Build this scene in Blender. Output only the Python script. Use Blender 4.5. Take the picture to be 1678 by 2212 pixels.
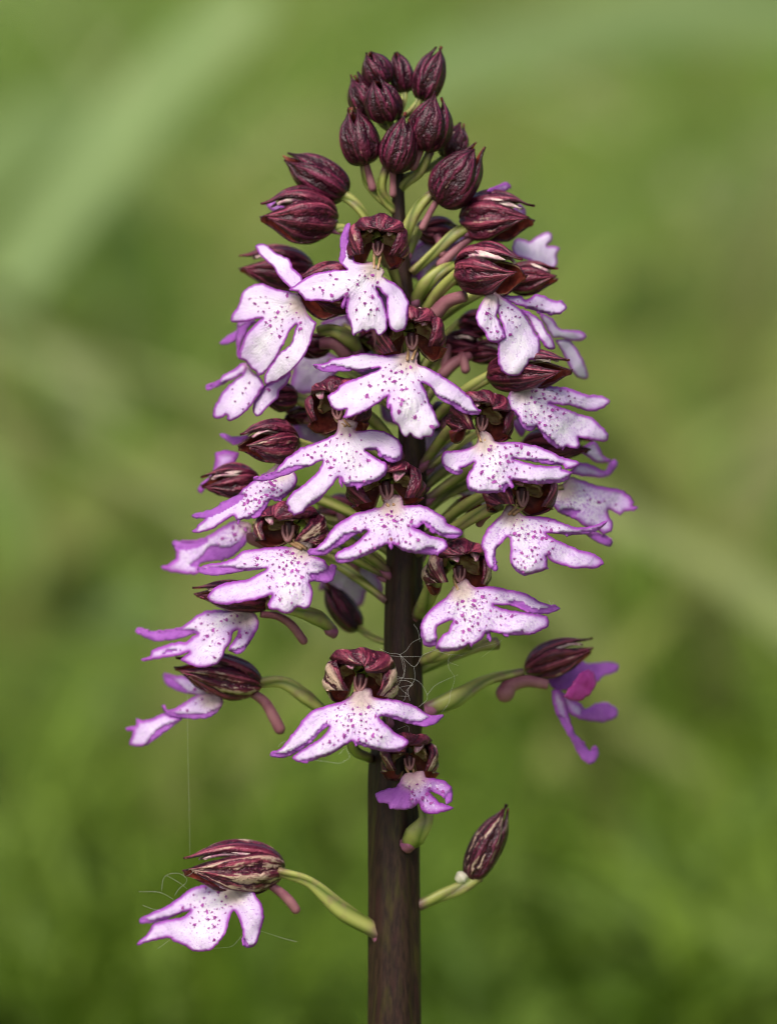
import bpy, math, random
import numpy as np
from mathutils import Vector, Matrix
from mathutils.geometry import delaunay_2d_cdt
R = math.radians
random.seed(7)
for o in list(bpy.data.objects): bpy.data.objects.remove(o)
scene = bpy.context.scene
COL = scene.collection

# ------------------------------------------------------------------ camera, sky, sun, exposure
DIST = 0.55                   # lens to flower stem, metres
UNIT = 0.15 / 2212            # one pixel of the 1678x2212 view, at the stem
PITCH = R(11)
CAM_H = 0.34
cam_d = bpy.data.cameras.new('camera'); cam = bpy.data.objects.new('camera', cam_d); COL.objects.link(cam)
cam.location = (0, 0, CAM_H); cam.rotation_euler = (math.pi/2 - PITCH, 0, 0)
cam_d.sensor_fit = 'VERTICAL'; cam_d.sensor_height = 36; cam_d.sensor_width = 27.3
cam_d.lens = 36 * DIST / 0.15
cam_d.clip_start = 0.02; cam_d.clip_end = 600
cam_d.dof.use_dof = True; cam_d.dof.focus_distance = DIST - 175 * UNIT; cam_d.dof.aperture_fstop = 8.8
scene.camera = cam
CM = Matrix.Translation(cam.location) @ cam.rotation_euler.to_matrix().to_4x4()
CMN = np.array(CM)

SUN_EL, SUN_AZ = R(58), R(208)
world = bpy.data.worlds.new('World'); scene.world = world; world.use_nodes = True
wn = world.node_tree.nodes; wl = world.node_tree.links
sky = wn.new('ShaderNodeTexSky'); sky.sky_type = 'NISHITA'; sky.sun_disc = False
sky.sun_elevation = SUN_EL; sky.sun_rotation = SUN_AZ; sky.air_density = .7; sky.dust_density = 6.0; sky.ozone_density = 1.0
wl.new(sky.outputs[0], wn['Background'].inputs[0]); wn['Background'].inputs[1].default_value = 0.10
sun_d = bpy.data.lights.new('sun', 'SUN'); sun = bpy.data.objects.new('sun', sun_d); COL.objects.link(sun)
sun_d.energy = 1.5; sun_d.angle = R(24); sun_d.color = (1, .955, .89)
sd = Vector((math.sin(SUN_AZ)*math.cos(SUN_EL), math.cos(SUN_AZ)*math.cos(SUN_EL), math.sin(SUN_EL)))
sun.rotation_euler = sd.to_track_quat('Z', 'Y').to_euler()
scene.view_settings.view_transform = 'Standard'; scene.view_settings.look = 'None'
scene.view_settings.exposure = 0.88; scene.view_settings.gamma = 1
scene.cycles.use_denoising = True; scene.cycles.filter_width = 1.15
scene.cycles.max_bounces = 8

# ------------------------------------------------------------------ materials
class NT:
    def __init__(s, name):
        s.m = bpy.data.materials.new(name); s.m.use_nodes = True
        s.t = s.m.node_tree; s.p = s.t.nodes['Principled BSDF']; s.out = s.t.nodes['Material Output']
    def n(s, typ, **kw):
        nd = s.t.nodes.new(typ)
        for k, v in kw.items(): setattr(nd, k, v)
        return nd
    def set(s, inp, v):
        if hasattr(v, 'is_output') or isinstance(v, bpy.types.NodeSocket): s.t.links.new(v, inp)
        elif isinstance(v, (tuple, list)) and len(v) == 3 and inp.type == 'RGBA': inp.default_value = (*v, 1)
        else: inp.default_value = v
    def attr(s, name): return s.n('ShaderNodeAttribute', attribute_name=name).outputs['Fac']
    def math(s, op, a, b=0.0, c=0.0):
        nd = s.n('ShaderNodeMath', operation=op)
        for i, v in enumerate((a, b, c)): s.set(nd.inputs[i], v)
        return nd.outputs[0]
    def mix(s, f, a, b, mode='MIX'):
        nd = s.n('ShaderNodeMix', data_type='RGBA', blend_type=mode)
        s.set(nd.inputs[0], f); s.set(nd.inputs[6], a); s.set(nd.inputs[7], b)
        return nd.outputs[2]
    def ss(s, x, a, b, lo=0.0, hi=1.0):
        nd = s.n('ShaderNodeMapRange', interpolation_type='SMOOTHSTEP')
        for i, v in enumerate((x, a, b, lo, hi)): s.set(nd.inputs[i], v)
        return nd.outputs[0]
    def noise(s, scale, detail=3, vec=None, rough=.55, out=0):
        nd = s.n('ShaderNodeTexNoise'); nd.inputs['Scale'].default_value = scale
        nd.inputs['Detail'].default_value = detail; nd.inputs['Roughness'].default_value = rough
        if vec is not None: s.set(nd.inputs['Vector'], vec)
        return nd.outputs[out]
    def obj(s): return s.n('ShaderNodeTexCoord').outputs['Object']
    def uv(s, sx=1, sy=1):
        mp = s.n('ShaderNodeMapping'); s.t.links.new(s.n('ShaderNodeTexCoord').outputs['UV'], mp.inputs[0])
        mp.inputs['Scale'].default_value = (sx, sy, 1); return mp.outputs[0]
    def bump(s, h, strength, dist):
        b = s.n('ShaderNodeBump'); b.inputs['Strength'].default_value = strength; b.inputs['Distance'].default_value = dist
        s.set(b.inputs['Height'], h); s.t.links.new(b.outputs[0], s.p.inputs['Normal']); return b.outputs[0]
    def finish(s, col, rough=.5, translucent=0.0, spec=.4):
        s.set(s.p.inputs['Base Color'], col); s.set(s.p.inputs['Roughness'], rough)
        s.p.inputs['Specular IOR Level'].default_value = spec
        if translucent:
            tr = s.n('ShaderNodeBsdfTranslucent'); s.set(tr.inputs[0], col)
            mx = s.n('ShaderNodeMixShader'); mx.inputs[0].default_value = translucent
            s.t.links.new(s.p.outputs[0], mx.inputs[1]); s.t.links.new(tr.outputs[0], mx.inputs[2])
            s.t.links.new(mx.outputs[0], s.out.inputs[0])
        return s.m

def lip_material(name, back=False):
    t = NT(name); o = t.obj()
    edge, rim, base, tint = t.attr('edge'), t.attr('rim'), t.attr('base'), t.attr('tint')
    nz = t.noise(900, 3, o); nf = t.noise(2600, 3, o); nb = t.noise(420, 2, o)
    cx = t.n('ShaderNodeCombineXYZ'); t.set(cx.inputs[0], t.math('MULTIPLY', t.attr('ang'), 7.0)); t.set(cx.inputs[1], t.math('MULTIPLY', base, .018))
    crease = t.noise(2.2, 4, cx.outputs[0])
    purple = t.mix(nb, (.37, .055, .46), (.50, .14, .58))
    white = t.mix(nz, (.82, .80, .84), (.93, .92, .93))
    # lilac freckles, denser where the tint is strong and near the throat
    thr = t.math('SUBTRACT', .63, t.math('MULTIPLY', tint, .28))
    fr = t.ss(nf, thr, t.math('ADD', thr, .10))
    nearb = t.ss(base, 190, 40, .5, .9)
    col = t.mix(t.math('MULTIPLY', fr, nearb), white, (.47, .22, .60))
    veil = t.math('MULTIPLY', t.ss(nb, .35, .75), t.math('ADD', t.math('MULTIPLY', tint, 1.0), .05))
    col = t.mix(veil, col, (.62, .40, .76))
    col = t.mix(t.math('MULTIPLY', t.ss(crease, .50, .72), t.math('ADD', .16, t.math('MULTIPLY', tint, .4))), col, (.60, .42, .72))
    nl = t.noise(170, 2, o)
    w = t.math('ADD', -2.5, t.math('MULTIPLY', t.math('ADD', nb, t.math('MULTIPLY', nl, 1.4)), 6.5)); w = t.math('MAXIMUM', w, .8)
    e = t.ss(edge, t.math('MULTIPLY', w, .38), t.math('ADD', w, t.math('MULTIPLY', tint, 14)), 1, 0)
    soft = t.math('MULTIPLY', t.ss(edge, 1, 42, .62, 0), t.ss(nl, .3, .65, .35, 1))
    col = t.mix(soft, col, (.62, .36, .78))
    col = t.mix(e, col, purple)
    col = t.mix(t.ss(rim, .25, .75), col, t.mix(nz, (.31, .06, .44), (.52, .19, .62)))
    col = t.mix(t.ss(base, 14, 44, .62, 0), col, (.68, .54, .36))
    if back: col = t.mix(.75, col, (.47, .17, .62))
    t.bump(t.math('ADD', t.noise(3500, 2, o), t.math('MULTIPLY', crease, 2.6)), .6, .00020)
    return t.finish(col, .5, .38, .3)
def sepal_outer(name, bud=False):
    t = NT(name)
    tc = t.n('ShaderNodeTexCoord'); sep = t.n('ShaderNodeSeparateXYZ'); t.t.links.new(tc.outputs['UV'], sep.inputs[0])
    v = sep.outputs[1]; o = t.obj(); pale = t.math('POWER', t.attr('pale'), 1.6)
    streak = t.noise(1.0, 4, t.uv(1.6, 13)); blot = t.noise(1.0, 3, t.uv(4.0, 5.5)); fine = t.noise(2600, 3, o); mid = t.noise(800, 3, o)
    ph = t.math('ADD', t.math('MULTIPLY', v, 9.42), t.math('ADD', t.math('MULTIPLY', t.math('SUBTRACT', blot, .5), 3.2), t.math('MULTIPLY', t.math('SUBTRACT', mid, .5), 2.4)))
    vein = t.math('ABSOLUTE', t.math('SINE', ph))
    k = .30 if bud else .72; K = lambda c: tuple(x*k for x in c)
    col = t.mix(t.ss(mid, .35, .68), K((.052, .005, .018)), K((.14, .013, .042)))
    col = t.mix(t.math('MULTIPLY', t.ss(streak, .44, .66), t.ss(vein, .25, .8)), col, (.17, .020, .060) if bud else (.31, .055, .095))
    key = t.math('ADD', t.math('MULTIPLY', blot, .72), t.math('MULTIPLY', streak, .28))
    lo = t.math('SUBTRACT', .66, t.math('MULTIPLY', pale, .32))
    pf = t.math('MULTIPLY', t.ss(key, lo, t.math('ADD', lo, .07)), t.ss(vein, .25, .6))
    pf = t.math('MULTIPLY', pf, t.ss(t.math('ABSOLUTE', t.math('SUBTRACT', v, .5)), .45, .34))
    col = t.mix(t.math('MULTIPLY', pf, .9), col, t.mix(mid, (.38, .22, .18), (.66, .53, .38)))
    col = t.mix(t.ss(vein, .34, .06, 0, .85), col, (.026, .003, .010))
    col = t.mix(t.math('MULTIPLY', t.ss(fine, .57, .68), .6), col, (.085, .010, .028))
    t.bump(t.math('ADD', t.math('MULTIPLY', fine, .5), t.math('MULTIPLY', vein, .9)), .8, .0004)
    return t.finish(col, .36, .08, .34)
def sepal_inner(name):
    t = NT(name); o = t.obj()
    tc = t.n('ShaderNodeTexCoord'); sep = t.n('ShaderNodeSeparateXYZ'); t.t.links.new(tc.outputs['UV'], sep.inputs[0])
    n = t.noise(700, 4, o); n2 = t.noise(2200, 2, o)
    col = t.mix(t.ss(n, .35, .7), (.085, .011, .011), (.27, .048, .03))
    col = t.mix(t.ss(n2, .62, .75, 0, .6), col, (.33, .16, .07))
    vv = t.math('ABSOLUTE', t.math('SUBTRACT', sep.outputs[1], .5))
    col = t.mix(t.ss(vv, .455, .49), col, (.40, .28, .13))
    return t.finish(col, .55, .12, .35)
def simple(name, a, b, scale, rough=.5, trans=0, spec=.4, stretch=None, bump=0):
    t = NT(name); v = t.obj()
    if stretch:
        mp = t.n('ShaderNodeMapping'); t.t.links.new(v, mp.inputs[0]); mp.inputs['Scale'].default_value = stretch; v = mp.outputs[0]
    n = t.noise(scale, 4, v)
    if bump: t.bump(n, bump, .0003)
    return t.finish(t.mix(t.ss(n, .3, .7), a, b), rough, trans, spec)
def stalk_material():
    t = NT('flower_stalk'); o = t.obj()
    tc = t.n('ShaderNodeTexCoord'); sep = t.n('ShaderNodeSeparateXYZ'); t.t.links.new(tc.outputs['UV'], sep.inputs[0])
    u, v = sep.outputs[0], sep.outputs[1]
    n = t.noise(500, 3, o)
    st = t.math('ABSOLUTE', t.math('SINE', t.math('ADD', t.math('MULTIPLY', v, 9.42), t.math('MULTIPLY', u, 4.0))))
    col = t.mix(st, (.085, .13, .015), (.34, .36, .09))
    col = t.mix(t.ss(n, .45, .75, 0, .6), col, (.22, .13, .09))
    col = t.mix(t.ss(u, .18, .02, 0, .8), col, (.13, .035, .08))
    col = t.mix(t.ss(u, .86, 1.0, 0, .6), col, (.15, .06, .06))
    t.bump(st, .5, .0003)
    return t.finish(col, .45, .12, .4)
def stem_material():
    t = NT('stem_skin'); o = t.obj()
    mp = t.n('ShaderNodeMapping'); t.t.links.new(o, mp.inputs[0]); mp.inputs['Scale'].default_value = (1, 1, .018)
    n1 = t.noise(2400, 5, mp.outputs[0]); n2 = t.noise(800, 4, mp.outputs[0]); n3 = t.noise(2500, 2, o)
    col = t.mix(t.ss(n1, .35, .68), (.013, .0060, .0045), (.034, .017, .0105))
    col = t.mix(t.ss(n2, .50, .72, 0, .5), col, (.048, .043, .006))
    col = t.mix(t.ss(n2, .46, .34, 0, .7), col, (.028, .009, .009))
    col = t.mix(t.ss(n3, .6, .72, 0, .2), col, (.05, .035, .026))
    t.bump(t.math('ADD', n1, n2), .22, .0003)
    return t.finish(col, .5, 0, .2)
M = {}
M['lip'] = lip_material('lip_petal'); M['lip_back'] = lip_material('lip_underside', True)
M['sepal'] = sepal_outer('sepal_outside'); M['inner'] = sepal_inner('sepal_inside'); M['bud'] = sepal_outer('bud_sepal', True)
M['stalk'] = stalk_material(); M['stem'] = stem_material()
M['spur'] = simple('spur_skin', (.19, .055, .085), (.34, .15, .165), 260, .5, .15, .25)
M['papilla'] = simple('papilla', (.20, .02, .19), (.34, .07, .34), 900, .6)
M['column'] = simple('column_flesh', (.20, .075, .085), (.33, .16, .16), 700, .5, .1)
M['neck'] = simple('neck_flesh', (.28, .15, .07), (.48, .33, .18), 700, .5, .1)
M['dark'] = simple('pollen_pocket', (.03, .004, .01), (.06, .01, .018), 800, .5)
M['petal'] = simple('inner_petal', (.35, .10, .20), (.72, .60, .52), 750, .5, .15)
M['tan'] = simple('inner_petal_base', (.16, .05, .03), (.42, .30, .15), 620, .55, .12, .3)
M['bract'] = simple('bract_skin', (.16, .03, .10), (.26, .09, .15), 600, .5)
M['silk'] = simple('silk', (.70, .70, .66), (.85, .85, .82), 500, .3, .3)
M['magenta'] = simple('magenta_lobe', (.34, .02, .20), (.48, .06, .34), 500, .5, .2)
M['pale'] = simple('pale_gland', (.62, .58, .42), (.75, .70, .55), 500, .4, .1)

# ------------------------------------------------------------------ building helpers (all shapes are laid out in lens space, then stood in the world)
ORIG = {}
def link(o, parent, org):
    COL.objects.link(o); ORIG[o.name] = Vector(org)
    if parent is not None:
        o.parent = parent; o.location = Vector(org) - ORIG[parent.name]
    else: o.location = org
    return o
def empty(name, org, parent=None):
    o = bpy.data.objects.new(name, None); o.empty_display_size = .005
    return link(o, parent, org)
def world_of(v):
    v = np.asarray(v, float); return v @ CMN[:3, :3].T + CMN[:3, 3]
def mk(name, verts, faces, mats, parent=None, attrs=None, uv=None, mi=None, thick=0, org=None, cam_space=True, inner=False):
    w = world_of(verts) if cam_space else np.asarray(verts, float)
    if org is None: org = w.mean(0)
    me = bpy.data.meshes.new(name); me.from_pydata((w - np.asarray(org)).tolist(), [], [tuple(int(i) for i in f) for f in faces])
    for m in mats: me.materials.append(m)
    me.polygons.foreach_set('use_smooth', [True]*len(me.polygons))
    if mi is not None: me.polygons.foreach_set('material_index', [int(i) for i in mi])
    if attrs:
        for k, a in attrs.items():
            at = me.attributes.new(k, 'FLOAT', 'POINT'); at.data.foreach_set('value', np.asarray(a, np.float32))
    if uv is not None:
        l = me.uv_layers.new(name='UVMap'); idx = np.zeros(len(me.loops), int); me.loops.foreach_get('vertex_index', idx)
        l.data.foreach_set('uv', np.asarray(uv, np.float32)[idx].ravel())
    me.update()
    o = bpy.data.objects.new(name, me); link(o, parent, org)
    if thick:
        md = o.modifiers.new('thickness', 'SOLIDIFY'); md.thickness = thick; md.offset = -1
        if inner: md.material_offset = 1
    return o
def ray(xy):
    xy = np.asarray(xy, float)
    return np.stack([(xy[..., 0]-839)*UNIT/DIST, -(xy[..., 1]-1106)*UNIT/DIST, -np.ones(xy.shape[:-1])], -1)
def P(x, y, d): return ray(np.array([x, y], float)) * (DIST - d*UNIT)
def PP(xy, d): return ray(xy) * (DIST - np.asarray(d)*UNIT)[..., None]
S = 3107/1678
Z = {'A1': (1150, 820, 600), 'A2': (850, 930, 600), 'A3': (1250, 1200, 700), 'A4': (1800, 850, 600), 'A5': (1000, 1480, 700),
     'A6': (1750, 1400, 750), 'A7': (750, 1400, 500), 'A8': (750, 1640, 500), 'B1': (1200, 1800, 700), 'B2': (1850, 1850, 750),
     'B3': (620, 1980, 760), 'B4': (1600, 2130, 700), 'B5': (480, 2300, 800), 'B6': (1050, 2550, 800), 'B7': (1450, 2500, 1100),
     'B8': (500, 3300, 1100), 'R1': (1000, 150, 1300), 'R2': (750, 850, 1000), 'R3': (1550, 700, 1000), 'R4': (600, 1600, 1000),
     'R8': (500, 3200, 1700), 'R7': (1400, 2450, 1200), 'D': (0, 0, 3107)}
def zs(k): return Z[k][2]/1678/S
def zp(k, pts):
    a = np.asarray(pts, float).reshape(-1, 2); x0, y0, w = Z[k]
    return (a*(w/1678) + (x0, y0))/S
def smooth_closed(p, step=3.0):
    n = len(p); out = []
    for i in range(n):
        a, b, c, d = p[i-1], p[i], p[(i+1) % n], p[(i+2) % n]
        l0, l1, l2 = np.linalg.norm(b-a)+1e-6, np.linalg.norm(c-b)+1e-6, np.linalg.norm(d-c)+1e-6
        m0, m1 = (c-a)/(l0+l1)*l1*.85, (d-b)/(l1+l2)*l1*.85
        k = max(1, int(round(l1/step)))
        for j in range(k):
            t = j/k; t2, t3 = t*t, t*t*t
            out.append((2*t3-3*t2+1)*b + (t3-2*t2+t)*m0 + (-2*t3+3*t2)*c + (t3-t2)*m1)
    return np.array(out)
def smooth_open(p, k=8):
    p = np.asarray(p, float); n = len(p)
    if n == 2: return np.array([p[0] + (p[1]-p[0])*t for t in np.linspace(0, 1, k*2)])
    out = []
    for i in range(n-1):
        a = p[i-1] if i else 2*p[0]-p[1]; b, c = p[i], p[i+1]; d = p[i+2] if i+2 < n else 2*p[-1]-p[-2]
        for j in range(k):
            t = j/k; out.append(.5*((2*b)+(c-a)*t+(2*a-5*b+4*c-d)*t*t+(3*b-a-3*c+d)*t**3))
    out.append(p[-1]); return np.array(out)
def inside(pts, poly):
    x, y = pts[:, 0], pts[:, 1]; r = np.zeros(len(pts), bool); q = np.roll(poly, 1, 0)
    for (x1, y1), (x2, y2) in zip(poly, q):
        c = (y1 > y) != (y2 > y)
        r ^= c & (x < (x2-x1)*(y-y1)/((y2-y1) if y2 != y1 else 1e-9)+x1)
    return r
def edge_dist(pts, poly):
    a = poly; b = np.roll(poly, -1, 0); ab = b-a; L = (ab**2).sum(1)+1e-9
    t = np.clip(((pts[:, None]-a)*ab).sum(2)/L, 0, 1)
    return np.sqrt((((a+t[..., None]*ab)-pts[:, None])**2).sum(2).min(1))
def dirv(az, el):
    a, e = R(az), R(el); return np.array([math.sin(a)*math.cos(e), math.sin(e), math.cos(a)*math.cos(e)])
def frame(f, roll=0):
    f = f/np.linalg.norm(f); up = np.array([0, 1, 0.]) if abs(f[1]) < .95 else np.array([0, 0, -1.])
    r = np.cross(up, f); r /= np.linalg.norm(r); u = np.cross(f, r)
    c, s = math.cos(R(roll)), math.sin(R(roll)); return f, c*r+s*u, c*u-s*r

def build_lip(parent, key, polys, rims, throat, d0, az, el, tint, seed, spots=34, limit=150, dome=14, spread=(18, 120), lift=(), lip_name='lip', lip_mats=None):
    rng = np.random.default_rng(seed)
    n = dirv(az, el); T = zp(key, throat)[0]; P0 = P(*T, d0)
    ph = rng.uniform(0, 6.28, 8); rp = [smooth_closed(zp(key, r), 5) for r in rims]
    V, F, A = [], [], {'ang': [], 'edge': [], 'rim': [], 'base': [], 'tint': []}
    off = 0; cen = np.concatenate([zp(key, p) for p in polys]).mean(0)
    axv = cen-T; axa = math.atan2(axv[1], axv[0])
    def angle(q): return (np.arctan2(q[:, 1]-T[1], q[:, 0]-T[0]+1e-6)-axa+np.pi) % (2*np.pi)-np.pi
    def depth(q, e, rim, layer):
        rr = ray(q); t = (n@P0)/(rr@n); t = np.where((t > 0) & (t < 5), t, DIST)
        d = (DIST-t)/UNIT - d0; d = limit*np.tanh(d/limit)
        k = q - cen; rad = np.hypot(k[:, 0], k[:, 1])
        d = d - dome*(rad/90)**2
        d += 2.2*np.sin(angle(q)*9+ph[5]+rad/40)*np.clip(rad/60, 0, 1)
        d += 7*np.sin(q[:, 0]/31+ph[0])*np.sin(q[:, 1]/27+ph[1]) + 3*np.sin(q[:, 0]/15+ph[2]+q[:, 1]/19) + 1.1*np.sin(q[:, 0]/6+ph[3])*np.sin(q[:, 1]/7+ph[4])
        d -= 5*np.exp(-e/4.0) + 8*rim
        return d0 + d - layer*9 + (lift[layer] if layer < len(lift) else 0)
    keep = []
    for li, pl in enumerate(polys):
        o = smooth_closed(zp(key, pl), 2.6); nb = len(o)
        jj = rng.normal(0, 1, (nb, 2)); jj = (jj+np.roll(jj, 1, 0)+np.roll(jj, -1, 0))/3; o = o + jj*1.0
        lo, hi = o.min(0), o.max(0); h = 4.2
        gx, gy = np.meshgrid(np.arange(lo[0], hi[0], h), np.arange(lo[1], hi[1], h*.866)); gx[1::2] += h/2
        g = np.stack([gx.ravel(), gy.ravel()], 1) + rng.uniform(-.5, .5, (gx.size, 2))
        g = g[inside(g, o)]
        if len(g): g = g[edge_dist(g, o) > 2.0]
        pts = np.concatenate([o, g]) if len(g) else o
        rv = delaunay_2d_cdt([Vector(p) for p in pts], [(i, (i+1) % nb) for i in range(nb)], [], 0, 1e-4)
        q = np.array([(v.x, v.y) for v in rv[0]]); tri = np.array([f for f in rv[2] if len(f) == 3])
        cc = q[tri].mean(1); tri = tri[inside(cc, o)]
        a, b, c = q[tri[:, 0]], q[tri[:, 1]], q[tri[:, 2]]
        cr = (b[:, 0]-a[:, 0])*(c[:, 1]-a[:, 1])-(b[:, 1]-a[:, 1])*(c[:, 0]-a[:, 0])
        tri[cr > 0] = tri[cr > 0][:, ::-1]                     # face the lens (image y points down)
        e = edge_dist(q, o); rim = np.zeros(len(q))
        for r in rp: rim = np.maximum(rim, inside(q, r)*1.0)
        V.append(PP(q, depth(q, e, rim, li))); F.append(tri+off); off += len(q)
        A['edge'].append(e); A['ang'].append(angle(q)); A['rim'].append(rim); A['base'].append(np.hypot(*(q-T).T) + (0 if spots else 200)); A['tint'].append(np.full(len(q), tint))
        keep.append((o, li))
    mk(lip_name, np.concatenate(V), np.concatenate(F), lip_mats or [M['lip'], M['lip_back']], parent,
       {k: np.concatenate(v) for k, v in A.items()}, thick=.00020, inner=True)
    if spots:                                                   # tufts of purple hairs standing on the lip
        pv, pf = [], []; o, li = keep[0]; chosen = []; tries = 0
        ax = cen-T; ax = ax/(np.linalg.norm(ax)+1e-9)
        while len(chosen) < spots and tries < 4000:
            tries += 1
            al = rng.uniform(*spread); ac = rng.normal(0, 14+al*.33)
            q = T + ax*al + np.array([-ax[1], ax[0]])*ac
            for (oo, ll) in keep:
                if inside(q[None], oo)[0] and edge_dist(q[None], oo)[0] > 7: break
            else: continue
            if chosen and min(np.hypot(*(q-c[0])) for c in chosen) < 9: continue
            if any(inside(q[None], r)[0] for r in rp): continue
            chosen.append((q, ll, oo))
        for q, ll, oo in chosen:
            e = edge_dist(q[None], oo); sz = rng.choice([.45, .55, .7, 1.0, 1.4]); st_ = rng.uniform(0, 3.14); stv = np.array([math.cos(st_), math.sin(st_)])
            D = lambda w: PP(w, depth(w, np.full(len(w), e[0]), np.zeros(len(w)), ll)+1.1)
            k = 8; an = np.linspace(0, 6.283, k, endpoint=False); rr_ = sz*rng.uniform(1.6, 3.3, k)
            ring = np.stack([np.cos(an)*rr_, np.sin(an)*rr_], 1); ring = q + ring + (ring@stv)[:, None]*stv*rng.uniform(0, .8)
            b = len(pv); pv.extend(D(q[None])); pv.extend(D(ring)); pf += [(b, b+1+i, b+1+(i+1) % k) for i in range(k)]
            for j in range(rng.integers(3, 7)):
                c = q + rng.normal(0, 1.7*sz, 2); b = len(pv); base = c + np.array([(0, -1.0), (.9, .7), (-.9, .7)])*.95
                bb = D(base); tip = bb.mean(0) + (n*.8 + rng.normal(0, .5, 3) + np.array([0, -.35, 0]))*UNIT*rng.uniform(4, 7.5)*sz
                pv.extend(bb); pv.append(tip); pf += [(b, b+1, b+3), (b+1, b+2, b+3), (b+2, b, b+3)]
        o_ = mk('papillae', np.array(pv), pf, [M['papilla']], parent); o_['kind'] = 'stuff'

def sepal(parent, name, C, fr, ax, phi0, hw, th0, th1, mats, pale=.2, tip=.12, grow=1.0, skew=0, flare=0, nu=20, nv=13, seed=0, ridge=.05, pow_=3.0, pinch=.75, full=1.0, tear=0):
    f, r, u = fr; bf, br, bu = ax; rng = np.random.default_rng(seed); ph = rng.uniform(0, 6.28, 6)
    V, UV = [], []
    for i in range(nu+1):
        s = i/nu
        for j in range(nv+1):
            v = -1+2*j/nv
            th = R(th0 + (th1-th0)*s + skew*v*s); w = R(hw)*max(.02, (1-s**pow_))**pinch
            phi = R(phi0) + v*w + .05*math.sin(5*s+ph[0])
            g = grow*(1 + ridge*math.cos(v*math.pi*3.0)*math.sin(math.pi*min(1, s*1.1)) + .03*math.sin(7*s+3*v+ph[1]) + .025*math.sin(4*v+ph[2]+5*s))
            g *= (1 + flare*s*s - .05*abs(v)**3)*(1+tear*(.42-s))
            wv = .075*math.sin(9*s+ph[3])*abs(v)**3 + .03*math.sin(23*s+ph[5])*abs(v)**4; sn = math.sin(th)**full
            p = C + f*(-math.cos(th)*bf*(1+.02*math.sin(6*v+ph[4]))) + (r*math.cos(phi)*br + u*math.sin(phi)*bu)*sn*(g+wv)
            k = max(0, (s-.82)/.18)
            p = p + f*bf*tip*k*k + (r*math.cos(R(phi0))*br + u*math.sin(R(phi0))*bu)*(tip*.55*k**3)
            V.append(p); UV.append((s + (seed*3.7) % 19, j/nv))
    W = nv+1
    F = [(a*W+b, a*W+b+1, (a+1)*W+b+1, (a+1)*W+b) for a in range(nu) for b in range(nv)]
    V = np.array(V); k = (nu//2)*W+nv//2
    nn = np.cross(V[k+1]-V[k], V[k+W]-V[k])
    if nn@(V[k]-C) < 0: F = [q[::-1] for q in F]
    return mk(name, V, F, mats, parent, {'pale': np.full(len(V), pale)}, UV, thick=.00030, inner=len(mats) > 1)

def tube(pts, rad, sides=10, rib=0, twist=0, cap=True):
    pts = np.asarray(pts, float); n = len(pts); V, UV, F = [], [], []
    t = np.gradient(pts, axis=0); t /= np.linalg.norm(t, axis=1)[:, None]+1e-12
    ref = np.array([.13, .2, .97]); a = np.cross(t[0], ref); a /= np.linalg.norm(a)
    for i in range(n):
        a = a - t[i]*(a@t[i]); a /= np.linalg.norm(a); b = np.cross(t[i], a); r = rad[i] if np.ndim(rad) else rad
        for j in range(sides):
            an = 6.2832*j/sides; q = r*(1+rib*math.cos(3*an+twist*i/n))
            V.append(pts[i]+q*(math.cos(an)*a+math.sin(an)*b)); UV.append((i/(n-1), j/sides))
    for i in range(n-1):
        for j in range(sides):
            k = (j+1) % sides; F.append((i*sides+j, i*sides+k, (i+1)*sides+k, (i+1)*sides+j))
    if cap: F.append(tuple(range(sides))[::-1]); F.append(tuple((n-1)*sides+j for j in range(sides)))
    return np.array(V), F, UV
def add_tube(name, parent, xyd, rad, mat, sides=12, rib=0, twist=0, k=8, round_end=False, **kw):
    xyd = np.asarray(xyd, float); p = np.array([P(*q) for q in xyd]); s = smooth_open(p, k)
    rad = np.interp(np.linspace(0, 1, len(s)), np.linspace(0, 1, len(rad)), rad)*UNIT
    if round_end:
        e = s[-1]-s[-2]; e /= np.linalg.norm(e); q = [s[-1]+e*rad[-1]*math.sin(a) for a in (.5, 1.0, 1.45)]
        rad = np.concatenate([rad, rad[-1]*np.cos([.5, 1.0, 1.45])]); s = np.concatenate([s, q])
    V, F, UV = tube(s, rad, sides, rib, twist); return mk(name, V, F, [mat], parent, None, UV, **kw)

STEM = [(905, -20, -4, 8), (866, 215, 0, 5), (862, 290, 0, 8), (860, 360, 0, 11), (862, 480, 0, 15), (872, 640, 0, 22), (884, 800, 0, 26), (890, 950, 0, 29), (886, 1080, 0, 35),
        (876, 1180, 0, 39), (873, 1300, 0, 41), (871, 1420, 0, 41), (872, 1520, 0, 42), (868, 1570, 0, 44), (856, 1620, 0, 52), (851, 1680, 0, 55), (852, 1900, 0, 55), (853, 2212, 0, 57), (853, 2400, 0, 57)]
def stem_x(y): return np.interp(y, [s[1] for s in STEM], [s[0] for s in STEM])
def stem_r(y): return np.interp(y, [s[1] for s in STEM], [s[3] for s in STEM])

def stalk(parent, pts, r0=9, r1=13, bract=True, rmid=None):
    rads = [r0, rmid or (r0+r1)/2*1.15, r1, r1*.9]
    add_tube('stalk', parent, pts, rads, M['stalk'], 14, .13, 4.5)
    if bract:
        p = np.array(pts, float); a, b = p[0], p[min(1, len(p)-1)]; dv = (b-a)/(np.linalg.norm(b-a)+1e-6)
        add_tube('bract', parent, [a-dv*3+(0, 3, 2), a+dv*16+(0, 8, 4), a+dv*34+(0, 10, 5)], [r0*1.15, r0*.95, 1.0], M['bract'], 10, k=5)

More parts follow.
